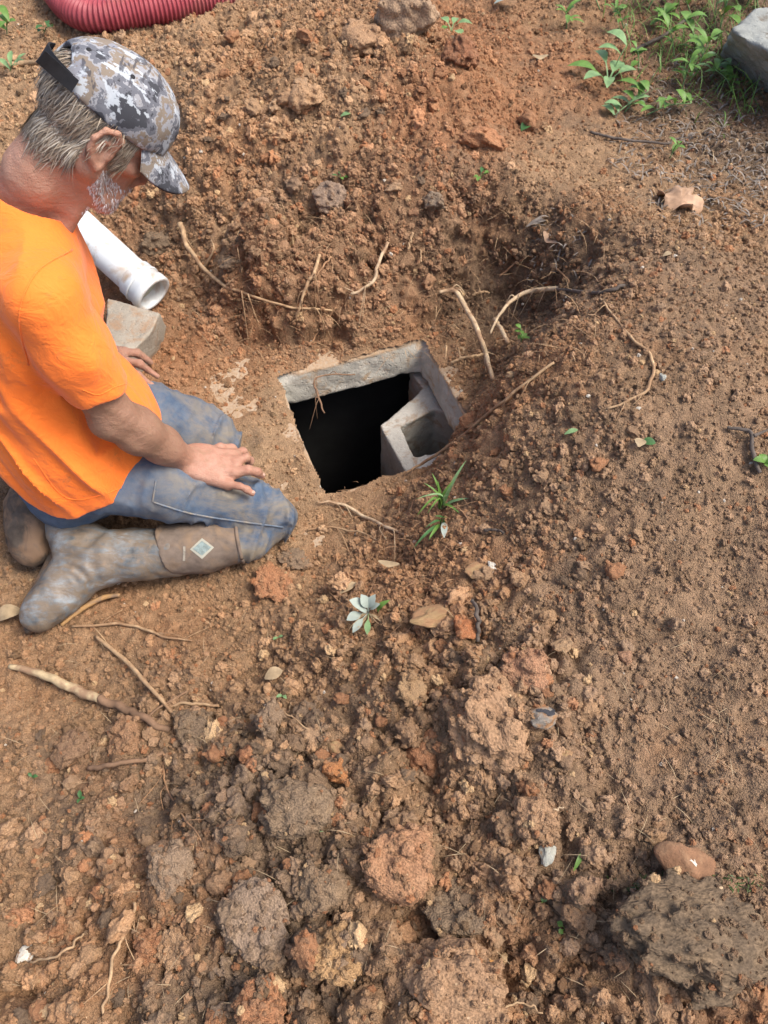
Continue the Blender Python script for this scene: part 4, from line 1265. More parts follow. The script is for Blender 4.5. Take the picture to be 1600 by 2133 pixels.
def rosette(px, py, n, len_px, w_px, mat, label, name='weed', shape='spoon', rise=.5, group=None, seed=0, stem=True):
    o, g = plant_root(name, px, py, label, 'weed', group)
    r = random.Random(seed + int(px))
    depth = (g - CAM) @ np.array([0, math.cos(PITCH), -math.sin(PITCH)])
    for i in range(n):
        a = 2 * math.pi * (i + r.uniform(-.3, .3)) / n
        L = len_px * depth / FPX * r.uniform(.7, 1.2)
        tip = g + np.array([math.cos(a) * L, math.sin(a) * L * 1.1, L * r.uniform(.25, .8) * rise + .008])
        leaf_child(o, g + np.array([0, 0, .006]), tip, w_px * depth / FPX * r.uniform(.8, 1.2), mat if r.random() < .7 else M_GREEN, shape=shape, sag=r.uniform(.05, .25))
    return o
def sprig(px, py, tx, ty, n, len_px, w_px, mat, label, name='weed_sprig', group=None, seed=0, rise=.05):
    o, g = plant_root(name, px, py, label, 'weed', group)
    r = random.Random(seed + int(px))
    depth = (g - CAM) @ np.array([0, math.cos(PITCH), -math.sin(PITCH)])
    top = px_tip(tx, ty, g, rise)
    P = catmull([g, (g + top) / 2 + np.array([0, 0, .012]), top], 14)
    V, F = tube_geo(P - g, [.0022, .0012], 6)
    link('stem', poly_mesh('stem', V, F), M_PALE, o)
    for i in range(n):
        t = .25 + .75 * i / max(1, n - 1)
        b0 = P[min(13, int(t * 13))]
        a = r.uniform(0, 6.28) if i % 2 else r.uniform(0, 6.28) + 3.1
        L = len_px * depth / FPX * r.uniform(.7, 1.2)
        leaf_child(o, b0, b0 + np.array([math.cos(a) * L, math.sin(a) * L, L * r.uniform(-.1, .6)]), w_px * depth / FPX * r.uniform(.8, 1.2), mat, shape='oval', sag=.15)
    return o
rosette(1265, 180, 7, 75, 26, M_PALE, 'broad leaved pale weed rosette on the flat ground beyond', seed=1)
sprig(1270, 165, 1305, 95, 3, 40, 26, M_PALE, 'tall paddle leaf standing in the broad leaved weed')
sprig(1300, 235, 1350, 190, 6, 42, 16, M_GREEN, 'pointed leaf weed just below the broad leaved rosette')
sprig(1345, 240, 1440, 215, 8, 42, 14, M_GREEN, 'spreading weed with narrow leaves right of the broad rosette')
sprig(1330, 215, 1280, 240, 6, 36, 16, M_PALE, 'low creeping weed under the broad leaved rosette')
sprig(1460, 130, 1430, 40, 7, 46, 20, M_GREEN, 'leafy weed leaning left beside the grey boulder')
sprig(1450, 150, 1480, 80, 6, 42, 18, M_GREEN, 'leafy weed upright beside the grey boulder')
sprig(1500, 60, 1520, -20, 8, 50, 20, M_GREEN, 'weed growing over the back of the grey boulder')
sprig(1440, 30, 1400, -40, 8, 50, 20, M_GREEN, 'weed at the upper edge left of the grey boulder')
sprig(1580, 20, 1560, -40, 8, 50, 18, M_GREEN, 'weed in the upper right corner above the boulder')
sprig(1480, 165, 1500, 130, 5, 34, 14, M_PALE, 'small sprig in the litter below the grey boulder')
sprig(1395, 330, 1412, 300, 4, 26, 10, M_GREEN, 'tiny seedling on the flat ground above the dry leaf')
sprig(1085, 722, 1085, 685, 7, 18, 9, M_GREEN, 'tiny leafy plant on the bank edge under the arched root', rise=.03)
sprig(15, 75, 20, 45, 5, 34, 18, M_GREEN, 'bright green seedling at the upper left edge')
sprig(20, 155, 35, 135, 4, 30, 10, M_PALE, 'thin pale seedling at the left edge behind the cap')
sprig(90, 75, 110, 55, 4, 26, 12, M_DEEP, 'dark green seedling beside the red hose')
rosette(940, 70, 5, 40, 16, M_PALE, 'pale weed rosette behind the far heap', seed=5)
rosette(710, 375, 4, 16, 7, M_DEEP, 'small weed caught on the far wall of the pit', seed=6)
rosette(1000, 375, 4, 22, 9, M_DEEP, 'dark green weed under the rim of the pit', seed=7)
rosette(1175, 1935, 3, 16, 12, M_GREEN, 'three leaved clover in the lower right rubble', name='clover', shape='spoon', seed=8, rise=.3)
rosette(1590, 970, 4, 26, 20, M_GREEN, 'green seedling at the right edge below the bent twig', shape='oval', seed=9)
rosette(1130, 1880, 3, 16, 6, M_PALE, 'tiny pale weed left above the clover', shape='strap', seed=10)
rosette(580, 1330, 2, 12, 7, M_PALE, 'two leaved sprout on the floor in front of the boot', shape='oval', seed=11)
rosette(170, 1665, 3, 14, 8, M_DEEP, 'small sprout on the lower left slope', shape='oval', seed=12)
rosette(70, 1620, 2, 12, 8, M_DEEP, 'small sprout at the left edge of the floor', shape='oval', seed=13)
rosette(590, 1450, 2, 12, 8, M_PALE, 'tiny sprout on the upright grey clod', shape='oval', seed=14)

WEEDS = [(1405, 120, 'first'), (1375, 60, ''), (1530, 200, ''), (1490, 30, ''), (1350, 20, ''), (1555, 10, ''), (1300, 60, ''), (1420, 185, ''), (1250, 20, ''), (1330, 150, ''), (1180, 60, '')]
WHERE = ['left of the boulder beside the dark twig', 'above the dark twig at the upper right', 'in front of the grey boulder', 'just behind the grey boulder', 'at the top edge above the broad rosette', 'in the top right corner over the boulder',
 'between the broad rosette and the dark twig', 'in the litter right of the narrow leaved weed', 'at the top edge right of the plastic scrap', 'right of the paddle leaf', 'left of the paddle leaf near the top']
for (wx_, wy_, _), wh in zip(WEEDS, WHERE):
    sprig(wx_, wy_, wx_ + rg.uniform(-50, 50), wy_ - rg.uniform(30, 70), rg.randrange(8, 14), rg.uniform(18, 36), rg.uniform(7, 13), rg.choice([M_GREEN, M_GREEN, M_PALE, M_DEEP]), 'green leafy weed ' + wh, seed=int(wx_))

def flat_leaf(px, py, len_px, w_px, ang, mat, name, label, lift=.012, sag=.1):
    g = on_ground(px, py, lift)
    depth = (g - CAM) @ np.array([0, math.cos(PITCH), -math.sin(PITCH)])
    L = len_px * depth / FPX
    d = np.array([math.cos(ang), math.sin(ang), .15]) * L / 2
    V, F = blade(g - d, g + d, w_px * depth / FPX, sag, 8, shape='oval', fold=.12)
    me = poly_mesh(name, V, F)
    return thing_mesh(name, me, mat, label, 'leaf')
flat_leaf(655, 1740, 42, 16, .3, M_PALE, 'fallen_leaf', 'small pale green leaf lying on the dark clods')
flat_leaf(1205, 1793, 45, 10, 1.0, M_GREEN, 'grass_blade', 'short bright green blade sticking up in the rubble')
flat_leaf(1350, 922, 30, 22, -.2, M_DEEP, 'fallen_leaf', 'half buried green leaf on the right heap')
flat_leaf(1333, 922, 22, 24, 1.2, M_STRAW, 'fallen_leaf', 'pale underside of a leaf beside the half buried green leaf')
flat_leaf(1095, 265, 28, 22, .8, M_DEEP, 'fallen_leaf', 'dark green leaf beside the round red brown clod')
flat_leaf(1125, 120, 14, 34, 1.6, M_STRAW, 'fallen_leaf', 'pale dry leaf standing behind the dug rim')
flat_leaf(570, 1405, 40, 28, .4, M_STRAW, 'fallen_leaf', 'cream dry leaf above the upright grey clod', .02)
flat_leaf(810, 1175, 14, 46, 1.4, M_STRAW, 'fallen_leaf', 'pale dry husk below the floor roots')
flat_leaf(725, 1225, 40, 18, .6, M_STRAW, 'fallen_leaf', 'dry straw coloured leaf above the silvery plant')
flat_leaf(1190, 900, 30, 12, .3, M_PALE, 'fallen_leaf', 'pale green scrap on the edge of the right bank')
flat_leaf(1120, 465, 50, 16, .3, M_GREY_LIT, 'fallen_leaf', 'torn grey leaf at the lip of the dark cut', .02)
flat_leaf(1145, 500, 20, 46, .5, M_DRY, 'fallen_leaf', 'brown curled leaf just inside the dark cut', .02)
flat_leaf(720, 240, 22, 14, .3, M_PALE, 'fallen_leaf', 'small green leaf scrap on the far heap')
flat_leaf(1060, 1, 60, 30, .1, M_SILVER, 'plastic_scrap', 'crumpled clear plastic scrap at the top edge', .03)
flat_leaf(20, 1285, 60, 36, .4, M_STRAW, 'fallen_leaf', 'dry straw coloured husk beside the toe of the boot', .02, .3)
flat_leaf(1390, 530, 20, 12, .4, M_STRAW, 'fallen_leaf', 'pale husk at the top of the right heap')

# large dry leaf with lobes
def dry_leaf():
    g = on_ground(1415, 425, .01)
    depth = (g - CAM) @ np.array([0, math.cos(PITCH), -math.sin(PITCH)])
    V = [(0, 0, .012)]; F = []
    n = 40; S = 50 * depth / FPX
    out = []
    for i in range(n):
        a = 2 * math.pi * i / n
        r = S * (.78 + .22 * math.cos(5 * a + .6) + .08 * math.sin(11 * a))
        out.append((r * math.cos(a) * 1.05, r * math.sin(a) * .95))
    for ring, f in ((1, .4), (2, .72), (3, 1.0)):
        for (x, y) in out:
            x, y = x * f, y * f
            V.append((x, y, .010 + .010 * math.sin(x * 60 + 1) + .012 * math.sin(y * 75) + (.012 if ring == 3 else 0) * math.sin(x * 140 + y * 90)))
    for i in range(n):
        j = (i + 1) % n
        F.append((0, 1 + i, 1 + j))
        for q in (0, 1):
            F.append((1 + q * n + i, 1 + (q + 1) * n + i, 1 + (q + 1) * n + j, 1 + q * n + j))
    me = poly_mesh('dry_leaf', V, F)
    o = link('dry_leaf', me, M_DRY); o.location = g
    sm = o.modifiers.new('thickness', 'SOLIDIFY'); sm.thickness = .0012
    tag(o, 'large pinkish brown dry lobed leaf on the flat ground', 'leaf')
dry_leaf()

# litter, moss and grass that nobody could count
def strips(name, n, region, lens, widths, mats, label, rise, seed, dens=None):
    r = random.Random(seed)
    G = Geo()
    x0, y0, x1, y1 = region
    for i in range(n):
        px, py = r.uniform(x0, x1), r.uniform(y0, y1)
        if dens and r.random() > dens(px, py):
            continue
        p = on_ground(px, py, .002)
        a = r.uniform(0, 6.28); L = r.uniform(*lens)
        tip = p + np.array([math.cos(a) * L, math.sin(a) * L, L * r.uniform(*rise)])
        G.add(*blade(p, tip, r.uniform(*widths), r.uniform(-.05, .3), 4, fold=.1))
    o = link(name, G.mesh(name, True), mats)
    o['kind'] = 'stuff'; o['label'] = label
    return o
blob = lambda cx, cy, rx, ry: (lambda px, py: max(0, 1 - ((px - cx) / rx) ** 2 - ((py - cy) / ry) ** 2))
strips('leaf_litter', 1500, (1250, 60, 1600, 480), (.01, .045), (.002, .006), M_GREY_LIT, 'grey brown leaf litter and stalks below the boulder', (0, .35), 1, blob(1540, 280, 290, 230))
strips('straw_litter', 260, (1250, 90, 1600, 480), (.015, .06), (.001, .0022), M_STRAW, 'fine dry straw scattered among the weeds', (0, .4), 2, blob(1480, 260, 260, 230))
strips('grass', 900, (1230, -60, 1600, 330), (.03, .10), (.0015, .004), M_GREEN, 'thin green grass at the upper right', (.3, 1.2), 3, blob(1500, 40, 270, 260))
strips('dark_litter', 260, (1080, 430, 1230, 620), (.01, .04), (.002, .006), M_GREY_LIT, 'rotting leaf bits in the dark layer of the cut', (-.3, .6), 4, blob(1160, 520, 90, 90))
strips('root_hairs', 700, (420, 420, 1260, 760), (.02, .08), (.0008, .0018), M_ROOT, 'fine root hairs poking out of the pit wall', (-.5, .8), 5)
strips('root_hairs_near', 260, (700, 1000, 1000, 1330), (.015, .06), (.0006, .0013), M_FINE, 'fine root hairs on the bank near the silvery plant', (.0, .6), 6)
strips('root_hairs_rubble', 300, (30, 1300, 1600, 2130), (.015, .05), (.0005, .001), M_STRAW, 'hair roots and straws scattered over the near rubble', (.0, .5), 7)
strips('moss', 500, (1200, 1820, 1600, 1880), (.004, .010), (.0015, .003), leaf_mat('moss', (.07, .10, .03)), 'moss along the upper edge of the largest dark clod', (.3, 1.2), 8, blob(1430, 1840, 200, 30))
# ------------------------------------------------------------------ the loose crumbs, built once everything they lie on is known
pp = np.vstack([q[0] for q in parts] + [q[0] for q in EXTRA]); ss = np.concatenate([q[1] for q in parts] + [q[1] for q in EXTRA])
pc = bilin(ZC, ZLX, ZLY, pp[:, 0], pp[:, 1])
rv = rng.uniform(0, 1, len(pp))
jit = rng.normal(0, 0.02, (len(pp), 2))
pc = bilin(ZC, ZLX, ZLY, np.clip(pp[:, 0] + jit[:, 0] * 3, -1.6, 1.9), np.clip(pp[:, 1] + jit[:, 1] * 3, -.3, 4.5))
pc = pc * (0.84 + 0.54 * rv)[:, None]
nb_ = sum(len(q[0]) for q in parts)
if EXTRA:
    pc[nb_:] = pc[nb_:] * .4 + .6 * np.vstack([q[2] for q in EXTRA])
rare = rng.uniform(0, 1, len(pp))
pc = np.where((rare < 0.05)[:, None], pc * 0.4 + 0.6 * np.array((0.31, 0.115, 0.045)), pc)
pc = np.where(((rare > 0.05) & (rare < 0.075))[:, None], np.array((0.42, 0.28, 0.15)), pc)
pc = np.where(((rare > 0.075) & (rare < 0.13))[:, None], pc * 0.45, pc)
pc = np.where((rare > 0.996)[:, None] & (ss < 0.007)[:, None], np.array((0.55, 0.50, 0.42)), pc)

pm = bpy.data.meshes.new('soil_crumbs')
pm.vertices.add(len(pp)); pm.vertices.foreach_set('co', pp.astype(np.float32).ravel())
at_ = pm.attributes.new('size', 'FLOAT', 'POINT'); at_.data.foreach_set('value', ss.astype(np.float32))
at_ = pm.attributes.new('rot', 'FLOAT_VECTOR', 'POINT'); at_.data.foreach_set('vector', rng.uniform(0, 6.283, (len(pp), 3)).astype(np.float32).ravel())
at_ = pm.attributes.new('pick', 'INT', 'POINT'); at_.data.foreach_set('value', rng.integers(0, len(proto_objs), len(pp)).astype(np.int32))
vcol(pm, 'soil', pc)
crumbs = link('soil_crumbs', pm)
crumbs['kind'] = 'stuff'
crumbs['label'] = 'loose crumbs of brown soil scattered all over the dug ground'

def scatter_nodes(obj, sources):
    ng = bpy.data.node_groups.new('scatter', 'GeometryNodeTree')
    ng.interface.new_socket('Geometry', in_out='INPUT', socket_type='NodeSocketGeometry')
    ng.interface.new_socket('Geometry', in_out='OUTPUT', socket_type='NodeSocketGeometry')
    gi = ng.nodes.new('NodeGroupInput'); go = ng.nodes.new('NodeGroupOutput')
    iop = ng.nodes.new('GeometryNodeInstanceOnPoints')
    gti = ng.nodes.new('GeometryNodeGeometryToInstance')
    for s in reversed(sources):
        oi = ng.nodes.new('GeometryNodeObjectInfo')
        oi.inputs['Object'].default_value = s
        oi.inputs['As Instance'].default_value = False
        ng.links.new(oi.outputs['Geometry'], gti.inputs[0])
    def attr(name, t):
        a = ng.nodes.new('GeometryNodeInputNamedAttribute'); a.data_type = t
        a.inputs['Name'].default_value = name
        return a.outputs['Attribute']
    mp = ng.nodes.new('GeometryNodeMeshToPoints')
    ng.links.new(gi.outputs[0], mp.inputs['Mesh'])
    ng.links.new(mp.outputs[0], iop.inputs['Points'])
    ng.links.new(gti.outputs[0], iop.inputs['Instance'])
    iop.inputs['Pick Instance'].default_value = True
    ng.links.new(attr('pick', 'INT'), iop.inputs['Instance Index'])
    e2r = ng.nodes.new('FunctionNodeEulerToRotation')
    ng.links.new(attr('rot', 'FLOAT_VECTOR'), e2r.inputs[0])
    ng.links.new(e2r.outputs[0], iop.inputs['Rotation'])
    ng.links.new(attr('size', 'FLOAT'), iop.inputs['Scale'])
    ng.links.new(iop.outputs[0], go.inputs[0])
    md = obj.modifiers.new('scatter', 'NODES'); md.node_group = ng
scatter_nodes(crumbs, proto_objs)
# ------------------------------------------------------------------ the kneeling man
from mathutils.bvhtree import BVHTree
A3 = lambda *v: np.array(v, float)
PB = A3(-.62, 1.04, 0.0)
person = empty('person', PB)
tag(person, 'man in orange t-shirt, jeans and camouflage cap kneeling beside the opening, hand on thigh', 'person')

def bvh_of(me):
    co = np.empty(len(me.vertices) * 3); me.vertices.foreach_get('co', co)
    return BVHTree.FromPolygons([tuple(c) for c in co.reshape(-1, 3)], [tuple(p.vertices) for p in me.polygons])
def cast_px(tree, px, py, off=0.0, org=PB):
    d = ray(px, py); d = d / np.linalg.norm(d)
    h = tree.ray_cast(Vector(CAM - org), Vector(d))
    if h[0] is None:
        return None, None
    return np.array(h[0]) + np.array(h[1]) * off, np.array(h[1])

# --- head frame: forward, left, up
YAW, PIT = math.radians(27), math.radians(50)
Hf = A3(math.cos(PIT) * math.cos(YAW), math.cos(PIT) * math.sin(YAW), -math.sin(PIT))
Hu = A3(math.sin(PIT) * math.cos(YAW), math.sin(PIT) * math.sin(YAW), math.cos(PIT))
Hl = A3(-math.sin(YAW), math.cos(YAW), 0)
HR = np.stack([Hf, Hl, Hu], 1)
ear_r = at_depth(226, 312, 1.165)
HS = .92                                     # head size
HC = ear_r + Hl * .074 * .92
def hd(x, y, z):
    return HC + HR @ (A3(x, y, z) * HS)

NB_ = A3(-.600, 1.165, .750)                 # base of the neck
SHR = A3(-.552, .985, .69); SHL = A3(-.745, 1.310, .655)
ELR = A3(-.507, .962, .44); WRR = A3(-.415, 1.012, .243)
ELL = A3(-.78, 1.38, .42); WRL = A3(-.675, 1.262, .30)

v = Vol((-.98, .86, .14), (-.22, 1.50, 1.12), .0034, .04)
# torso core (under the shirt)
v.sweep([A3(-.655, 1.07, .30), A3(-.66, 1.09, .45), A3(-.645, 1.125, .6), A3(-.625, 1.145, .70)], [.11, .12, .13, .09], [.09, .09, .085, .06], A3(-.26, .966, 0), .03)
v.cone(A3(-.625, 1.15, .69), SHR, .05, .045, .03); v.cone(A3(-.625, 1.15, .69), SHL, .05, .045, .03)
# neck
v.sweep([hd(-.035, 0, -.03), hd(-.045, 0, -.085) * .6 + NB_ * .4, NB_, A3(-.625, 1.145, .68)], [.048, .049, .058, .07], [.050, .050, .056, .07], Hl, .02)
v.cone(hd(.03, -.03, -.085), NB_ + A3(.055, -.045, -.03), .016, .014, .03)      # neck cords
v.cone(hd(-.02, -.055, -.03), NB_ + A3(.05, -.02, -.02), .015, .014, .02)
# cranium, face, jaw
v.rs = HS
v.ell(hd(-.012, 0, .034), (.098, .075, .080), HR, .01)
v.cone(hd(.035, 0, .02), hd(.052, 0, -.065), .064, .046, .02)
for s in (-1, 1):
    v.cone(hd(.0, s * .058, -.045), hd(.074, s * .018, -.100), .017, .019, .022)
    v.cone(hd(-.005, s * .064, -.005), hd(.0, s * .058, -.05), .014, .014, .02)
    v.ell(hd(.060, s * .047, -.012), (.022, .018, .014), HR, .02)
    v.ell(hd(.064, s * .055, -.055), (.022, .012, .022), HR, .02, cut=True)
v.ell(hd(.082, 0, -.100), (.018, .021, .017), HR, .015)
v.cone(hd(.086, -.034, .028), hd(.086, .034, .028), .012, .012, .012)
v.cone(hd(.090, 0, .022), hd(.110, 0, -.026), .008, .0115, .008)
v.ell(hd(.112, 0, -.030), (.012, .012, .010), HR, .006)
for s in (-1, 1):
    v.ell(hd(.101, s * .013, -.034), (.010, .007, .008), HR, .005)
    v.ell(hd(.100, s * .032, .006), (.020, .017, .011), HR, .01, cut=True)
    v.ell(hd(.076, s * .032, .006), (.0125, .0135, .0125), HR, .003)
    v.cone(hd(.096, s * .016, -.044), hd(.080, s * .034, -.070), .005, .004, .01)
v.ell(hd(.091, 0, -.062), (.012, .023, .0065), HR, .006)
v.ell(hd(.089, 0, -.074), (.011, .020, .007), HR, .006)
v.cone(hd(.104, -.02, -.068), hd(.104, .02, -.068), .0022, .0022, .003, cut=True)
# ears
for s in (-1, 1):
    E_ = lambda x, y, z: hd(x - .008 - .25 * (y * .6), s * (.076 + y), z - .002)
    v.ell(E_(-.004, .002, .0), (.024, .006, .030), HR, .006)
    ring = [(.016, .004, .012), (.014, .008, .028), (.0, .012, .036), (-.018, .014, .030), (-.026, .014, .010), (-.022, .012, -.010), (-.010, .009, -.024), (.004, .006, -.031), (.010, .003, -.024)]
    v.chain([E_(*q) for q in ring], [.0045, .0048, .005, .005, .005, .0048, .0055, .0075, .006], .004)
    v.chain([E_(.010, .006, .014), E_(-.008, .009, .012), E_(-.014, .009, -.006), E_(-.004, .007, -.016)], [.003, .0035, .0035, .003], .004)
    v.ell(E_(.001, .010, -.002), (.010, .007, .011), HR, .004, cut=True)
    v.ell(E_(.012, .004, -.006), (.005, .005, .007), HR, .004)
# arms
v.rs = 1.0
v.chain([SHR, SHR * .5 + ELR * .5, ELR], [.050, .046, .039], .03)
v.chain([ELR, ELR * .70 + WRR * .30, ELR * .35 + WRR * .65, WRR], [.039, .043, .035, .026], .02)
v.cone(ELR + A3(-.012, -.012, -.004), ELR + A3(-.004, -.014, .012), .026, .022, .02)
v.chain([SHL, ELL], [.048, .042], .03); v.chain([ELL, ELL * .6 + WRL * .4, WRL], [.042, .044, .029], .02)
# right hand: palm down on the thigh, fingers closing over its inner side
KN = {'p': A3(-.330, .970, .219), 'r': A3(-.320, .994, .227), 'm': A3(-.317, 1.019, .231), 'i': A3(-.322, 1.044, .228)}
for key, r in (('p', .0125), ('r', .0135), ('m', .014), ('i', .0135)):
    w = WRR + (KN[key] - A3(-.32, 1.012, .226)) * A3(0, .55, .3)
    v.cone(w, KN[key] - A3(0, 0, .004), .020, r, .012)
    v.ell(KN[key] + A3(-.002, 0, .002), (.0095, .0095, .0085), None, .008)
v.cone(WRR + A3(.01, .01, 0), A3(-.36, 1.045, .215), .024, .018, .015)
def finger(pts, r):
    v.chain(pts, r, .004)
    for p in pts[1:-1]:
        v.ell(p, (r[1] * 1.06,) * 3, None, .004)
finger([KN['p'], A3(-.306, .963, .220), A3(-.292, .959, .211), A3(-.281, .957, .202)], [.0095, .0082, .0076, .0066])
finger([KN['r'], A3(-.289, .999, .229), A3(-.272, 1.004, .214), A3(-.264, 1.006, .199)], [.0105, .0092, .0084, .0072])
finger([KN['m'], A3(-.298, 1.038, .223), A3(-.296, 1.050, .197), A3(-.302, 1.052, .174)], [.0108, .0095, .0086, .0074])
finger([KN['i'], A3(-.310, 1.065, .213), A3(-.310, 1.076, .187), A3(-.317, 1.076, .165)], [.0105, .0093, .0085, .0073])
finger([A3(-.385, 1.038, .232), A3(-.358, 1.068, .218), A3(-.338, 1.083, .198), A3(-.328, 1.088, .178)], [.0145, .0115, .0105, .0085])
# left hand
for yy, tip in ((1.205, (-.527, 1.197, .238)), (1.232, (-.520, 1.225, .243)), (1.262, (-.525, 1.262, .243)), (1.290, (-.548, 1.306, .246))):
    k_ = A3(-.592, yy, .292)
    v.cone(WRL + A3(.02, (yy - 1.25) * .5, 0), k_, .019, .0135, .012)
    mid = k_ * .5 + A3(*tip) * .5 + A3(.004, 0, .014)
    finger([k_, mid, A3(*tip)], [.0105, .009, .0072])
finger([WRL + A3(.03, -.03, 0), A3(-.615, 1.19, .285), A3(-.585, 1.172, .27)], [.015, .0115, .0085])
_fa = (WRR - ELR) / np.linalg.norm(WRR - ELR); _fb = np.cross(_fa, A3(0, 1, 0)); _fb /= np.linalg.norm(_fb); _fc = np.cross(_fa, _fb)
def _sinew(P):
    q = np.stack([P @ _fa * 9, P @ _fb * 55, P @ _fc * 55], -1)
    m_ = np.clip((.60 - P[..., 2]) / .05, 0, 1)
    hm = np.clip((P[..., 0] + .42) / .03, 0, 1) * np.clip((-.325 - P[..., 0]) / .02, 0, 1) * (P[..., 2] > .19)
    tend = np.stack([P[..., 0] * 10, P[..., 1] * 80, P[..., 2] * 10], -1)
    return .0026 * vnoise3(q, 7) * m_ + .0022 * vnoise3(tend, 9) * hm + .0010 * vnoise3(P * 45, 3) + .0006 * vnoise3(P * 120, 4)
v.displace(_sinew)
def skin_mat():
    m, nt, bs = new_mat('skin')
    b = NB(nt); p = b.coords()
    n = b.noise(p, 14, 4, .6); n2 = b.noise(p, 120, 3, .6); n3 = b.noise(p, 400, 2, .5)
    c = b.ramp(n.outputs[0], [(.3, (.28, .142, .092)), (.5, (.36, .198, .133)), (.7, (.43, .250, .178))])
    c = b.mix(b.mapr(n2.outputs[0], .35, .75, 0, .4), c, (.34, .13, .085))
    # lighter, warmer neck and face against browner forearms
    geo = b.n('ShaderNodeSeparateXYZ'); b.l(p, geo.inputs[0])
    up = b.mapr(geo.outputs['Z'], .70, .80)
    c = b.mix(b.math('MULTIPLY', up, .25), c, (.44, .25, .17))
    arm = b.math('MULTIPLY', b.mapr(geo.outputs['Z'], .60, .52), b.mapr(geo.outputs['Z'], .25, .34))
    c = b.mix(b.math('MULTIPLY', arm, .75), c, (.22, .125, .078))
    dn = b.noise(p, 32, 5, .7)
    c = b.mix(b.math('MULTIPLY', b.mapr(dn.outputs[0], .52, .68, 0, .65), b.mapr(geo.outputs['Z'], .55, .40)), c, (.26, .16, .095))
    cr = b.noise(b.mapping(p, (30, 90, 90), (.2, .6, .3)), 1, 4, .6, .5)
    nm = b.bump(b.math('ADD', n2.outputs[0], n3.outputs[0]), .55, .002, b.bump(cr.outputs[0], .5, .004))
    finish(b, bs, c, .55, nm, .3)
    bs.inputs['Subsurface Weight'].default_value = .08
    bs.inputs['Subsurface Radius'].default_value = (.008, .003, .002)
    return m
M_SKIN = skin_mat()
me = relax(v.mesh('body', PB), 1, .4)
body = link('body', me, M_SKIN, person)
BT = bvh_of(me)
# eyes, nails
M_EYE = simple_mat('eye', (.70, .66, .60), .2, .05); M_IRIS = simple_mat('iris', (.05, .06, .07), .2, .1); M_NAIL = simple_mat('nail', (.44, .28, .21), .35, .1)
def blob_child(name, c, r, R, mat, parent, org=PB, sub=3):
    vv, ff = ICO[sub]
    return link(name, mesh_np(name, (vv * np.array(r)) @ np.array(R).T + np.array(c) - org, ff), mat, parent)
for s in (-1, 1):
    e = blob_child('eye', hd(.0785, s * .032, .005), (.0115,) * 3, HR, M_EYE, body)
    blob_child('iris', hd(.0875, s * .032, .003), (.003, .0052, .0052), HR, M_IRIS, e)
for tip, dr in ((A3(-.279, .957, .2045), A3(.8, -.2, -.5)), (A3(-.2625, 1.006, .203), A3(.6, 0, -.8))):
    d = dr / np.linalg.norm(dr); n = np.cross(d, A3(0, 1, 0)); n /= np.linalg.norm(n); n = n if n[2] > 0 else -n
    s_ = np.cross(d, n)
    blob_child('fingernail', tip + n * .0032, (.0050, .0042, .0024), np.stack([d, s_, n], 1), M_NAIL, body)

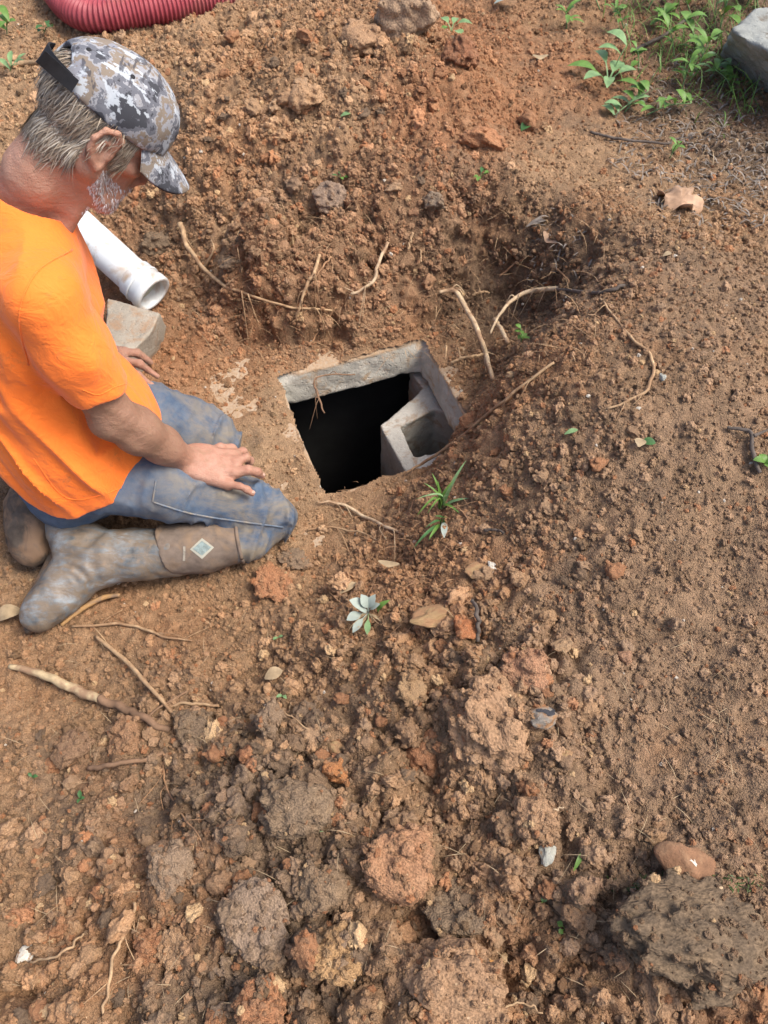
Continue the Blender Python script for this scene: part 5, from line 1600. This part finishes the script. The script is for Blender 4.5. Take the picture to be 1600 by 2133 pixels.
# --- t-shirt
def shirt():
    v = Vol((-1.0, .84, .14), (-.40, 1.50, .86), .0042, .045)
    side = A3(-.42, .91, 0)
    v.sweep([A3(-.625, 1.15, .73), A3(-.645, 1.14, .66), A3(-.665, 1.125, .57), A3(-.690, 1.092, .43), A3(-.660, 1.072, .29), A3(-.640, 1.058, .18)],
            [.085, .150, .165, .158, .168, .172], [.070, .100, .112, .112, .150, .172], side, .05)
    v.cone(A3(-.625, 1.15, .715), SHR + A3(0, .012, .006), .062, .060, .05)
    v.cone(A3(-.625, 1.15, .715), SHL, .062, .058, .05)
    # sleeves
    hemr = ELR + (SHR - ELR) * .30
    v.chain([SHR, SHR * .45 + hemr * .55 + A3(.0, -.004, 0), hemr + A3(.002, .002, -.004)], [.060, .060, .058], .03)
    v.chain([SHL, SHL * .3 + ELL * .7], [.058, .056], .035)
    def folds(P):
        # long diagonal drapes over the torso, lengthwise ones on the sleeve
        t = A3(.42, -.12, -.90); t /= np.linalg.norm(t)
        u = np.cross(t, A3(0, 1, 0)); u /= np.linalg.norm(u); w = np.cross(t, u)
        q = np.stack([P @ t * 3.0, P @ u * 24, P @ w * 10], -1)
        q2 = np.stack([P @ t * 5 + 4, P @ u * 46, P @ w * 20], -1)
        n1 = vnoise3(q, 21); n2 = vnoise3(q2, 22)
        a = .016 * (1 - np.clip(np.abs(n1) * 1.5, 0, 1)) ** 1.5 + .0042 * (1 - np.clip(np.abs(n2) * 1.5, 0, 1)) ** 1.4
        low = np.clip((.68 - P[..., 2]) / .12, 0, 1)
        slv = np.clip((np.linalg.norm(P - hemr, axis=-1) - .05) / .06, .3, 1)
        hemk = np.clip((P[..., 2] - .20) / .10, .35, 1)
        return -(a - .005) * (.22 + .78 * low) * slv * hemk
    v.displace(folds)
    # neckline, hem and sleeve mouths
    ax = hd(-.045, 0, -.085) - NB_; ax /= np.linalg.norm(ax)
    sl, P = v.window(NB_ - .16, NB_ + .2)
    q = P - NB_; t = q @ ax; rr = np.linalg.norm(q - t[..., None] * ax, axis=-1)
    v.cut(np.maximum(rr - .066, -(t + .02)), sl, .004)
    sl, P = v.window((-1.0, .84, .14), (-.40, 1.5, .36))
    hz = .208 + .24 * np.clip(P[..., 0] + .64, 0, 1) + .45 * np.clip(-.70 - P[..., 0], 0, 1) + .06 * np.clip(P[..., 1] - 1.0, 0, 1) + .004 * np.sin(P[..., 0] * 40)
    v.cut(P[..., 2] - hz, sl, .004)
    v.cone(hemr - (SHR - hemr) * .15, hemr + (SHR - hemr) * .05, .049, .044, .004, cut=True)
    # sleeve hem: cut square
    d = (SHR - ELR) / np.linalg.norm(SHR - ELR)
    sl, P = v.window(ELR - .09, hemr + .09)
    s_ = (P - hemr) @ d + .004 * np.sin(P[..., 0] * 90) + .003 * np.sin(P[..., 1] * 120)
    near = np.linalg.norm((P - hemr) - ((P - hemr) @ d)[..., None] * d, axis=-1) - .070
    v.cut(np.maximum(s_ + .012, near), sl, .003)
    return v
m, nt, bs = new_mat('orange_jersey')
b = NB(nt); p = b.coords()
n = b.noise(p, 700, 2, .5); n1 = b.noise(p, 5, 4, .5); ds = b.noise(p, 26, 5, .7)
c = b.ramp(n1.outputs[0], [(.3, (.88, .175, .020)), (.7, (.96, .225, .034))])
gz = b.n('ShaderNodeSeparateXYZ'); b.l(p, gz.inputs[0])
c = b.mix(b.math('MULTIPLY', b.mapr(ds.outputs[0], .60, .72), .5), c, (.42, .14, .045))
wr = b.noise(b.mapping(p, (22, 46, 30), (.3, .5, .9)), 1, 4, .6, .6)
finish(b, bs, c, .75, b.bump(n.outputs[0], .25, .001, b.bump(wr.outputs[0], .55, .010)), .2)
bs.inputs['Sheen Weight'].default_value = .15
M_SHIRT = m
me = relax(shirt().mesh('t_shirt', PB), 4, .5)
tshirt = link('t_shirt', me, M_SHIRT, person)
ST = bvh_of(me)
def seam_on(tree, pts, rad, mat, name, parent, n=40, off=.0008, sides=6):
    W = []
    P2 = catmull([(a_, b_, 0) for a_, b_ in pts], n)
    for q in P2:
        h, nn = cast_px(tree, q[0], q[1], off)
        if h is not None and (not W or np.linalg.norm(h - W[-1]) < .04):
            W.append(h)
    if len(W) < 4:
        return None
    W = np.array(W)
    W[1:-1] = (W[:-2] + W[1:-1] * 2 + W[2:]) / 4
    V, F = tube_geo(W, [rad, rad], sides)
    return link(name, poly_mesh(name, V, F), mat, parent)
seam_on(ST, [(150, 520), (75, 570), (40, 660), (60, 760)], .0014, M_SHIRT, 'sleeve_seam', tshirt)
seam_on(ST, [(172, 812), (205, 822), (240, 806), (275, 796)], .0009, M_SHIRT, 'sleeve_hem', tshirt, off=.0002)
seam_on(ST, [(70, 955), (135, 1035), (215, 1030), (320, 985)], .0010, M_SHIRT, 'bottom_hem', tshirt, off=.0002)

# --- jeans
KNR = A3(-.262, .978, .085); KNL = A3(-.425, 1.205, .095)
BTR = A3(-.318, .925, .075)
def jeans():
    v = Vol((-.92, .80, -.01), (-.14, 1.36, .42), .0040, .04)
    v.sweep([A3(-.655, 1.075, .36), A3(-.655, 1.072, .27), A3(-.65, 1.07, .20)], [.125, .128, .13], [.11, .12, .12], A3(-.2, .98, 0), .04)
    v.chain([A3(-.645, .985, .222), A3(-.47, .988, .196), KNR + A3(-.03, .008, .022), KNR + A3(.016, .002, -.004)], [.085, .073, .060, .052], .03)
    v.chain([A3(-.67, 1.165, .215), A3(-.55, 1.185, .175), KNL + A3(-.03, 0, .012), KNL + A3(.012, 0, -.012)], [.095, .084, .070, .058], .04)
    v.ell(A3(-.700, 1.00, .165), (.09, .085, .085), None, .05)
    v.chain([KNR + A3(.0, -.002, -.022), BTR + A3(.02, .006, -.008), BTR + A3(-.06, -.012, 0)], [.052, .046, .044], .02)
    v.chain([KNL + A3(0, 0, -.02), A3(-.50, 1.20, .065), A3(-.62, 1.15, .075)], [.052, .05, .048], .02)
    def folds(P):
        t = A3(.25, .75, .3); t /= np.linalg.norm(t)
        u = A3(.93, -.1, -.35); u = u - t * (u @ t); u /= np.linalg.norm(u); w = np.cross(t, u)
        n1 = vnoise3(np.stack([P @ t * 9, P @ u * 34, P @ w * 12], -1), 31)
        n2 = vnoise3(np.stack([P @ t * 20, P @ u * 70, P @ w * 30], -1), 32)
        n0 = vnoise3(P * 13, 33)
        kk = np.clip((P[..., 0] + .50) / .12, .45, 1)
        r1 = (1 - np.clip(np.abs(n1) * 1.7, 0, 1)) ** 2; r2 = (1 - np.clip(np.abs(n2) * 1.7, 0, 1)) ** 2
        return -(.011 * r1 + .004 * r2 - .005) * kk + .004 * n0
    v.displace(folds)
    return v
m, nt, bs = new_mat('muddy_denim')
b = NB(nt); p = b.coords()
tw = b.n('ShaderNodeTexWave', wave_type='BANDS', bands_direction='DIAGONAL'); tw.inputs['Scale'].default_value = 260; tw.inputs['Distortion'].default_value = 1.5
b.l(p, tw.inputs['Vector'])
n1 = b.noise(p, 9, 5, .6); n2 = b.noise(p, 60, 4, .65); n3 = b.noise(b.mapping(p, (9, 20, 16), (.2, .5, .6)), 1, 6, .72, .5)
c = b.ramp(n1.outputs[0], [(.3, (.030, .052, .095)), (.55, (.055, .092, .155)), (.72, (.11, .16, .23))])
c = b.mix(b.mapr(n2.outputs[0], .35, .8, 0, .5), c, (.15, .19, .23))
c = b.mix(b.math('MULTIPLY', tw.outputs[0], .22), c, (.19, .23, .27))
gz = b.n('ShaderNodeSeparateXYZ'); b.l(p, gz.inputs[0])
geo = b.n('ShaderNodeNewGeometry'); gn = b.n('ShaderNodeSeparateXYZ'); b.l(geo.outputs['Normal'], gn.inputs[0])
# dried mud rubbed into the thighs and knees
knee = b.mapr(gz.outputs['X'], .02, .30)
mud = b.math('MULTIPLY', b.mapr(n3.outputs[0], .40, .62), b.math('ADD', b.math('MULTIPLY', knee, .72), .16))
c = b.mix(mud, c, (.235, .195, .135))
finish(b, bs, c, .85, b.bump(b.math('ADD', n2.outputs[0], b.math('MULTIPLY', tw.outputs[0], .4)), .4, .0015), .15)
M_JEANS = m
me = relax(jeans().mesh('jeans', PB), 2, .5)
jn = link('jeans', me, M_JEANS, person)
JT = bvh_of(me)
M_STITCH = simple_mat('denim_seam', (.11, .14, .18), .8, .2, 80, dirt=(.25, .21, .15), dirt_amt=.5, dscale=30)
seam_on(JT, [(320, 1046), (400, 1070), (500, 1086), (590, 1098)], .0022, M_STITCH, 'side_seam', jn)
seam_on(JT, [(215, 1085), (280, 1085), (355, 1107)], .0018, M_STITCH, 'pocket_seam', jn)
seam_on(JT, [(325, 1000), (318, 1045)], .0018, M_STITCH, 'pocket_seam', jn)

# --- boots
m, nt, bs = new_mat('grey_rubber')
b = NB(nt); p = b.coords()
n1 = b.noise(p, 16, 5, .6); n2 = b.noise(b.mapping(p, (6, 20, 12)), 3, 6, .7, .6); n3 = b.noise(p, 90, 4, .6)
c = b.ramp(n1.outputs[0], [(.3, (.045, .05, .052)), (.5, (.145, .16, .165)), (.72, (.31, .34, .35))])
c = b.mix(b.mapr(n2.outputs[0], .38, .56, 0, .9), c, (.165, .125, .085))
c = b.mix(b.mapr(n3.outputs[0], .55, .75, 0, .5), c, (.28, .19, .115))
n5 = b.noise(b.mapping(p, (14, 40, 26), (.3, .2, .7)), 1, 4, .6, .8)
finish(b, bs, c, .5, b.bump(b.math('ADD', n1.outputs[0], n3.outputs[0]), .4, .002, b.bump(n5.outputs[0], .4, .006)), .4)
M_RUBBER = m
M_SHAFT = simple_mat('brown_neoprene', (.165, .128, .100), .9, .2, 60, .4, .1, dirt=(.24, .165, .105), dirt_amt=.45, dscale=14)
M_DARKBOOT = simple_mat('muddy_dark_rubber', (.085, .066, .05), .7, .4, 30, .5, .25, dirt=(.20, .125, .075), dirt_amt=.6, dscale=14)
M_SOLE = simple_mat('tan_sole', (.36, .21, .085), .8, .3, 30, dirt=(.2, .13, .08), dirt_amt=.5, dscale=30)
def boot_foot(name, chains, mat, parent, k=.03, seed=1, amp=.003, lo=(-.95, .66, -.01), hi=(-.44, 1.2, .24)):
    v = Vol(lo, hi, .0034, .04)
    for pts, r in chains:
        v.chain([A3(*q) for q in pts], r, k)
    v.displace(lambda P: amp * vnoise3(P * 24, seed) + amp * .5 * vnoise3(P * 60, seed + 1) + .0035 * np.sin((P[..., 0] * .9 + P[..., 1] * .55 + .12 * vnoise3(P * 9, 2)) * 150) * np.exp(-((P - A3(-.63, .872, .10)) ** 2).sum(-1) / .004))
    return link(name, relax(v.mesh(name, PB), 1), mat, parent)
ANK = A3(-.615, .872, .072)
bootR = boot_foot('boot', [([(-.47, .895, .068), (-.55, .884, .070), (-.625, .876, .074)], [.055, .053, .055]),
                           ([(-.625, .876, .074), (-.675, .905, .090), (-.708, .932, .108)], [.055, .048, .036]),
                           ([(-.640, .868, .070), (-.685, .822, .060), (-.722, .776, .048), (-.740, .752, .042)], [.055, .047, .042, .037])], M_RUBBER, person, .03, 3, .004)
bootR['label'] = 'muddy grey rubber boot on the near foot'
def shaft():
    v = Vol((-.56, .80, -.01), (-.26, 1.02, .18), .0032, .04)
    v.chain([BTR + A3(.002, 0, 0), A3(-.40, .909, .072), A3(-.50, .892, .070)], [.053, .056, .060], .02)
    d = (BTR - A3(-.50, .892, .070)); d /= np.linalg.norm(d)
    sl, P = v.window((-.56, .80, -.01), (-.26, 1.02, .18))
    v.cut(-((P - BTR) @ d), sl, .003)
    v.cut((P - A3(-.478, .894, .07)) @ d + .25 * (P[..., 2] - .07), sl, .004)
    # hollow mouth
    v.cone(BTR - d * .03, BTR + d * .05, .046, .048, .003, cut=True)
    v.displace(lambda P: .0022 * vnoise3(P * 30, 12) + .0012 * vnoise3(P * 80, 13))
    return v
me = relax(shaft().mesh('shaft', PB), 1)
sh = link('shaft', me, M_SHAFT, bootR)
SHT = bvh_of(me)
rd_ = (BTR - A3(-.50, .892, .070)); rd_ /= np.linalg.norm(rd_)
rn_ = np.cross(rd_, A3(0, 0, 1)); rn_ /= np.linalg.norm(rn_); rb_ = np.cross(rd_, rn_)
ring_ = np.array([BTR - PB - rd_ * .004 + (rn_ * math.cos(t_) + rb_ * math.sin(t_)) * .0525 for t_ in np.linspace(0, 2 * math.pi, 49)])
V, F = tube_geo(ring_, [.0042, .0042], 8)
link('shaft_rim', poly_mesh('shaft_rim', V, F), M_SHAFT, bootR)
M_CREAM = simple_mat('badge_cream', (.36, .35, .28), .8, .15, 60); M_TEAL = simple_mat('badge_green', (.20, .25, .235), .8, .4, 120)
def badge(tree, corners, off, mat, name):
    n = 6; V = []; F = []
    c = np.array(corners, float)
    for i in range(n + 1):
        for j in range(n + 1):
            s, t = i / n, j / n
            q = c[0] * (1 - s) * (1 - t) + c[1] * s * (1 - t) + c[2] * s * t + c[3] * (1 - s) * t
            h, _ = cast_px(tree, q[0], q[1], off)
            if h is None:
                return
            V.append(h)
    for i in range(n):
        for j in range(n):
            o = i * (n + 1) + j
            F.append((o, o + 1, o + n + 2, o + n + 1))
    link(name, poly_mesh(name, V, F), mat, bootR)
badge(SHT, [(421, 1121), (446, 1140), (421, 1164), (396, 1144)], .0012, M_CREAM, 'badge')
badge(SHT, [(421, 1127), (440, 1140), (421, 1157), (402, 1143)], .0020, M_TEAL, 'badge_mark')
badge(SHT, [(382, 1138), (387, 1138), (386, 1168), (381, 1168)], .0012, simple_mat('faded_print', (.27, .24, .19), .9, .3, 200), 'faded_print')
V, F = tube_geo(catmull([A3(-.585, .815, .016), A3(-.625, .806, .016), A3(-.668, .776, .014), A3(-.70, .742, .012)], 24), [.004, .006, .006, .004], 8)
link('sole', poly_mesh('sole', V - PB, F), M_SOLE, bootR)
V, F = tube_geo(catmull([A3(-.728, .945, .075), A3(-.745, .885, .045), A3(-.768, .815, .026), A3(-.775, .76, .022), A3(-.757, .722, .020)], 30), [.010, .013, .013, .013, .010], 8, .08)
link('tread', poly_mesh('tread', V - PB, F), M_DARKBOOT, bootR)
bootL = boot_foot('boot', [([(-.62, 1.12, .075), (-.72, 1.10, .085), (-.78, 1.06, .10)], [.056, .058, .058]),
                           ([(-.78, 1.06, .10), (-.80, 1.0, .085), (-.795, .945, .065), (-.785, .915, .055)], [.058, .056, .050, .042])], M_DARKBOOT, person, .03, 8, .005)
bootL['label'] = 'dark mud covered boot on the far foot'

# --- cap
def cap():
    v = Vol(HC - .24, HC + .24, .003, .03)
    v.rs = HS
    v.ell(hd(-.004, 0, .052), (.110, .088, .082), HR)
    v.ell(hd(.026, 0, .072), (.078, .070, .064), HR, .03)
    sl, P = v.window(v.lo, v.lo + v.n * .003)
    L = (P - HC) @ HR / HS
    v.cut(L[..., 2] - (.036 + .10 * np.clip(-L[..., 0], 0, 1) + .03 * L[..., 0]), sl, .002)
    v.ell(hd(-.004, 0, .045), (.104, .082, .074), HR, .002, cut=True)
    v.ell(hd(-.128, 0, .062), (.055, .036, .026), HR, .004, cut=True)
    # panel seams and soft dents
    def dent(P):
        L = (P - HC) @ HR
        a = np.arctan2(L[..., 1], L[..., 0])
        seam = np.abs(((a + math.pi / 6) % (math.pi / 3)) - math.pi / 6 - 0)
        s = np.exp(-((np.abs(((a) % (math.pi / 3)) - math.pi / 6) - math.pi / 6) * 30) ** 2 * .2)
        return .0013 * s * (L[..., 2] > .05) + .0035 * vnoise3(P * 16, 41) + .002 * vnoise3(P * 34, 42)
    v.displace(dent)
    return v
m, nt, bs = new_mat('camouflage_cloth')
b = NB(nt); p = b.coords()
w = b.noise(p, 10, 3, .5); 
dist = b.n('ShaderNodeVectorMath', operation='MULTIPLY_ADD'); b.l(w.outputs['Color'], dist.inputs[0]); dist.inputs[1].default_value = (.018, .018, .018); b.l(p, dist.inputs[2])
n1 = b.noise(dist.outputs[0], 19, 8, .62, .0); n2 = b.noise(b.mapping(dist.outputs[0], (28, 60, 30), (.4, .3, .8)), 1, 5, .65); n3 = b.noise(b.mapping(dist.outputs[0], (70, 16, 50), (.2, .5, .2)), 1, 3, .6)
n4 = b.noise(p, 200, 3, .6)
c = b.ramp(n1.outputs[0], [(.32, (.048, .050, .058)), (.42, (.125, .13, .148)), (.48, (.265, .27, .285)), (.52, (.20, .165, .13)), (.60, (.22, .225, .25)), (.68, (.10, .105, .13))])
c.node.color_ramp.interpolation = 'CONSTANT'
c = b.mix(b.mapr(n2.outputs[0], .57, .59, 0, .8), c, (.43, .47, .505))
c = b.mix(b.mapr(n3.outputs[0], .60, .64, 0, .8), c, (.055, .055, .065))
vo = b.voro(p, 16)
c = b.mix(b.math('MULTIPLY', b.mapr(vo.outputs['Distance'], .26, .22), b.mapr(vo.outputs['Color'], .86, .87)), c, (.46, .38, .26))
finish(b, bs, c, .85, b.bump(n4.outputs[0], .4, .001), .15)
M_CAMO = m
M_BLACK = simple_mat('black_webbing', (.012, .012, .014), .7, .3, 80)
me = relax(cap().mesh('cap', PB), 1)
capo = link('cap', me, M_CAMO, person)
CT = bvh_of(me)
# brim: curved sheet with thickness
V = []; F = []; nu, nv = 28, 10
for k, dz in ((0, 0.0), (1, -.004)):
    for i in range(nu + 1):
        a = -1.12 + 2.24 * i / nu
        for j in range(nv + 1):
            t = j / nv
            x0, y0 = .108 * math.cos(a) - .004, .086 * math.sin(a)
            ext = .086 * max(0, math.cos(a * 1.30)) ** .62
            x = x0 + ext * t * (.55 + .45 * math.cos(a)); y = y0 + ext * t * math.sin(a) * .35
            z = .047 - 5.0 * y * y * (0.35 + .65 * t) - .30 * ext * t - .9 * (ext * t) ** 2 + dz
            V.append(hd(x, y, z) - PB)
N1 = (nu + 1) * (nv + 1)
for i in range(nu):
    for j in range(nv):
        o = i * (nv + 1) + j
        F.append((o, o + nv + 1, o + nv + 2, o + 1)); F.append((N1 + o, N1 + o + 1, N1 + o + nv + 2, N1 + o + nv + 1))
    o = i * (nv + 1) + nv; F.append((o, o + nv + 1, N1 + o + nv + 1, N1 + o))
link('brim', poly_mesh('brim', V, F), M_CAMO, capo)
# strap across the back opening with its loose tail
def ribbon(pts, w, upv, th, name, mat, parent):
    P = catmull(pts, 20); V = []; F = []
    T = np.gradient(P, axis=0)
    for i in range(len(P)):
        t = T[i] / np.linalg.norm(T[i]); u = upv - t * (upv @ t); u /= np.linalg.norm(u); n = np.cross(t, u)
        V += [P[i] + u * w / 2 + n * th - PB, P[i] - u * w / 2 + n * th - PB, P[i] - u * w / 2 - n * th - PB, P[i] + u * w / 2 - n * th - PB]
        if i:
            o = 4 * i
            for k in range(4):
                F.append((o - 4 + k, o - 4 + (k + 1) % 4, o + (k + 1) % 4, o + k))
    F.append((0, 1, 2, 3)); o = 4 * (len(P) - 1); F.append((o + 3, o + 2, o + 1, o))
    return link(name, poly_mesh(name, V, F, False), mat, parent)
strap = ribbon([hd(-.10, -.058, .052), hd(-.118, -.03, .052), hd(-.123, 0, .052), hd(-.118, .03, .052), hd(-.10, .058, .052)], .020, Hu, .0012, 'strap', M_BLACK, capo)
ribbon([hd(-.092, -.068, .052), hd(-.112, -.058, .052), hd(-.132, -.056, .054), hd(-.150, -.058, .056)], .020, Hu, .0012, 'strap_tail', M_BLACK, capo)
for (ex, ey) in ((185, 103), (277, 160)):
    h, n = cast_px(CT, ex, ey, .0003)
    if h is not None:
        n = -n if n @ (CAM - PB - h) < 0 else n
        t = np.cross(n, A3(0, 0, 1)); t /= np.linalg.norm(t)
        blob_child('eyelet', h + PB, (.0036, .0036, .001), np.stack([t, np.cross(n, t), n], 1), M_BLACK, capo)

# --- hair and beard: real strands rooted on the head
def strands(name, n, accept, length, width, flow, cols, lift, seed, nseg=5):
    r = np.random.default_rng(seed)
    V = []; F = []; COL = []
    made = 0; tries = 0
    while made < n and tries < n * 40:
        tries += 1
        d = r.normal(size=3); d /= np.linalg.norm(d)
        h = BT.ray_cast(Vector(HC + HR @ (d * .3) + HR @ A3(.0, 0, -.01) - PB), Vector(-(HR @ d)))
        if h[0] is None:
            continue
        p = np.array(h[0]); nn = np.array(h[1]); L = HR.T @ (p + PB - HC) / HS
        if abs(L[1]) > .083 or not accept(L, r):
            continue
        fl = HR @ np.array(flow(L, r)); fl /= np.linalg.norm(fl)
        fl = fl - nn * (fl @ nn); fl /= max(np.linalg.norm(fl), 1e-6)
        ln = length * r.uniform(.6, 1.25); wd = width * r.uniform(.7, 1.3)
        sd_ = np.cross(fl, nn); q = p.copy(); dirv = fl + nn * lift * r.uniform(.4, 1.4) + sd_ * r.normal(0, .22)
        o = len(V); col = np.array(cols[r.integers(len(cols))]) * r.uniform(.7, 1.25)
        for k in range(nseg + 1):
            t = k / nseg
            ww = wd * (1 - t ** 2 * .85)
            V += [q - sd_ * ww / 2, q + sd_ * ww / 2]; COL += [col, col]
            if k:
                F.append((o + 2 * k - 2, o + 2 * k - 1, o + 2 * k + 1, o + 2 * k))
            q = q + dirv * ln / nseg
            dirv = dirv - nn * lift * 1.5 / nseg + A3(0, 0, -.06)
        made += 1
    me = poly_mesh(name, V, F)
    vcol(me, 'tint', np.array(COL))
    return me
m, nt, bs = new_mat('hair_strands')
b = NB(nt); a_ = b.n('ShaderNodeAttribute', attribute_type='GEOMETRY', attribute_name='tint')
finish(b, bs, a_.outputs['Color'], .5, None, .35); M_HAIR = m
def hair_zone(L, r):
    x, y, z = L
    if z > .062 + .02 * (x < -.06): return False
    if x < -.012:
        low = -.062 - .25 * (x + .06) if x < -.03 else -.01
        return z > low + r.normal(0, .006)
    if x < .045 and abs(y) > .05:                       # temple and sideburn
        return z > (.028 if x < .018 else -.012 - .4 * (x - .018)) + r.normal(0, .004)
    return False
me = strands('hair', 4200, hair_zone, .032, .0017, lambda L, r: (-.45 + .2 * r.normal(), .15 * r.normal(), -1.0) if L[0] < 0 else (-.5, 0, -.8), [(.26, .205, .145), (.36, .30, .22), (.18, .14, .10), (.42, .37, .30)], .22, 5)
link('hair', me, M_HAIR, person)
def beard_zone(L, r):
    x, y, z = L
    if z > -.034 or z < -.13: return False
    if x < .012: return False
    jaw = (z < -.045 - .25 * (x - .04)) or (x < .034)
    mous = x > .085 and -.058 < z < -.044
    lip = x > .078 and abs(y) < .022 and -.08 < z < -.058
    return (jaw or mous) and not lip
me = strands('beard', 1700, beard_zone, .006, .0011, lambda L, r: (.5, .1 * r.normal(), -1), [(.50, .45, .44), (.62, .58, .57), (.34, .29, .27), (.72, .70, .70)], .5, 6, 3)
link('beard', me, M_HAIR, person)
me = strands('eyebrow', 160, lambda L, r: L[0] > .07 and .018 < L[2] < .034 and .012 < abs(L[1]) < .05, .010, .001, lambda L, r: (-.3, math.copysign(1, L[1]), .1), [(.36, .32, .28), (.25, .2, .16)], .3, 7, 3)
link('eyebrow', me, M_HAIR, person)
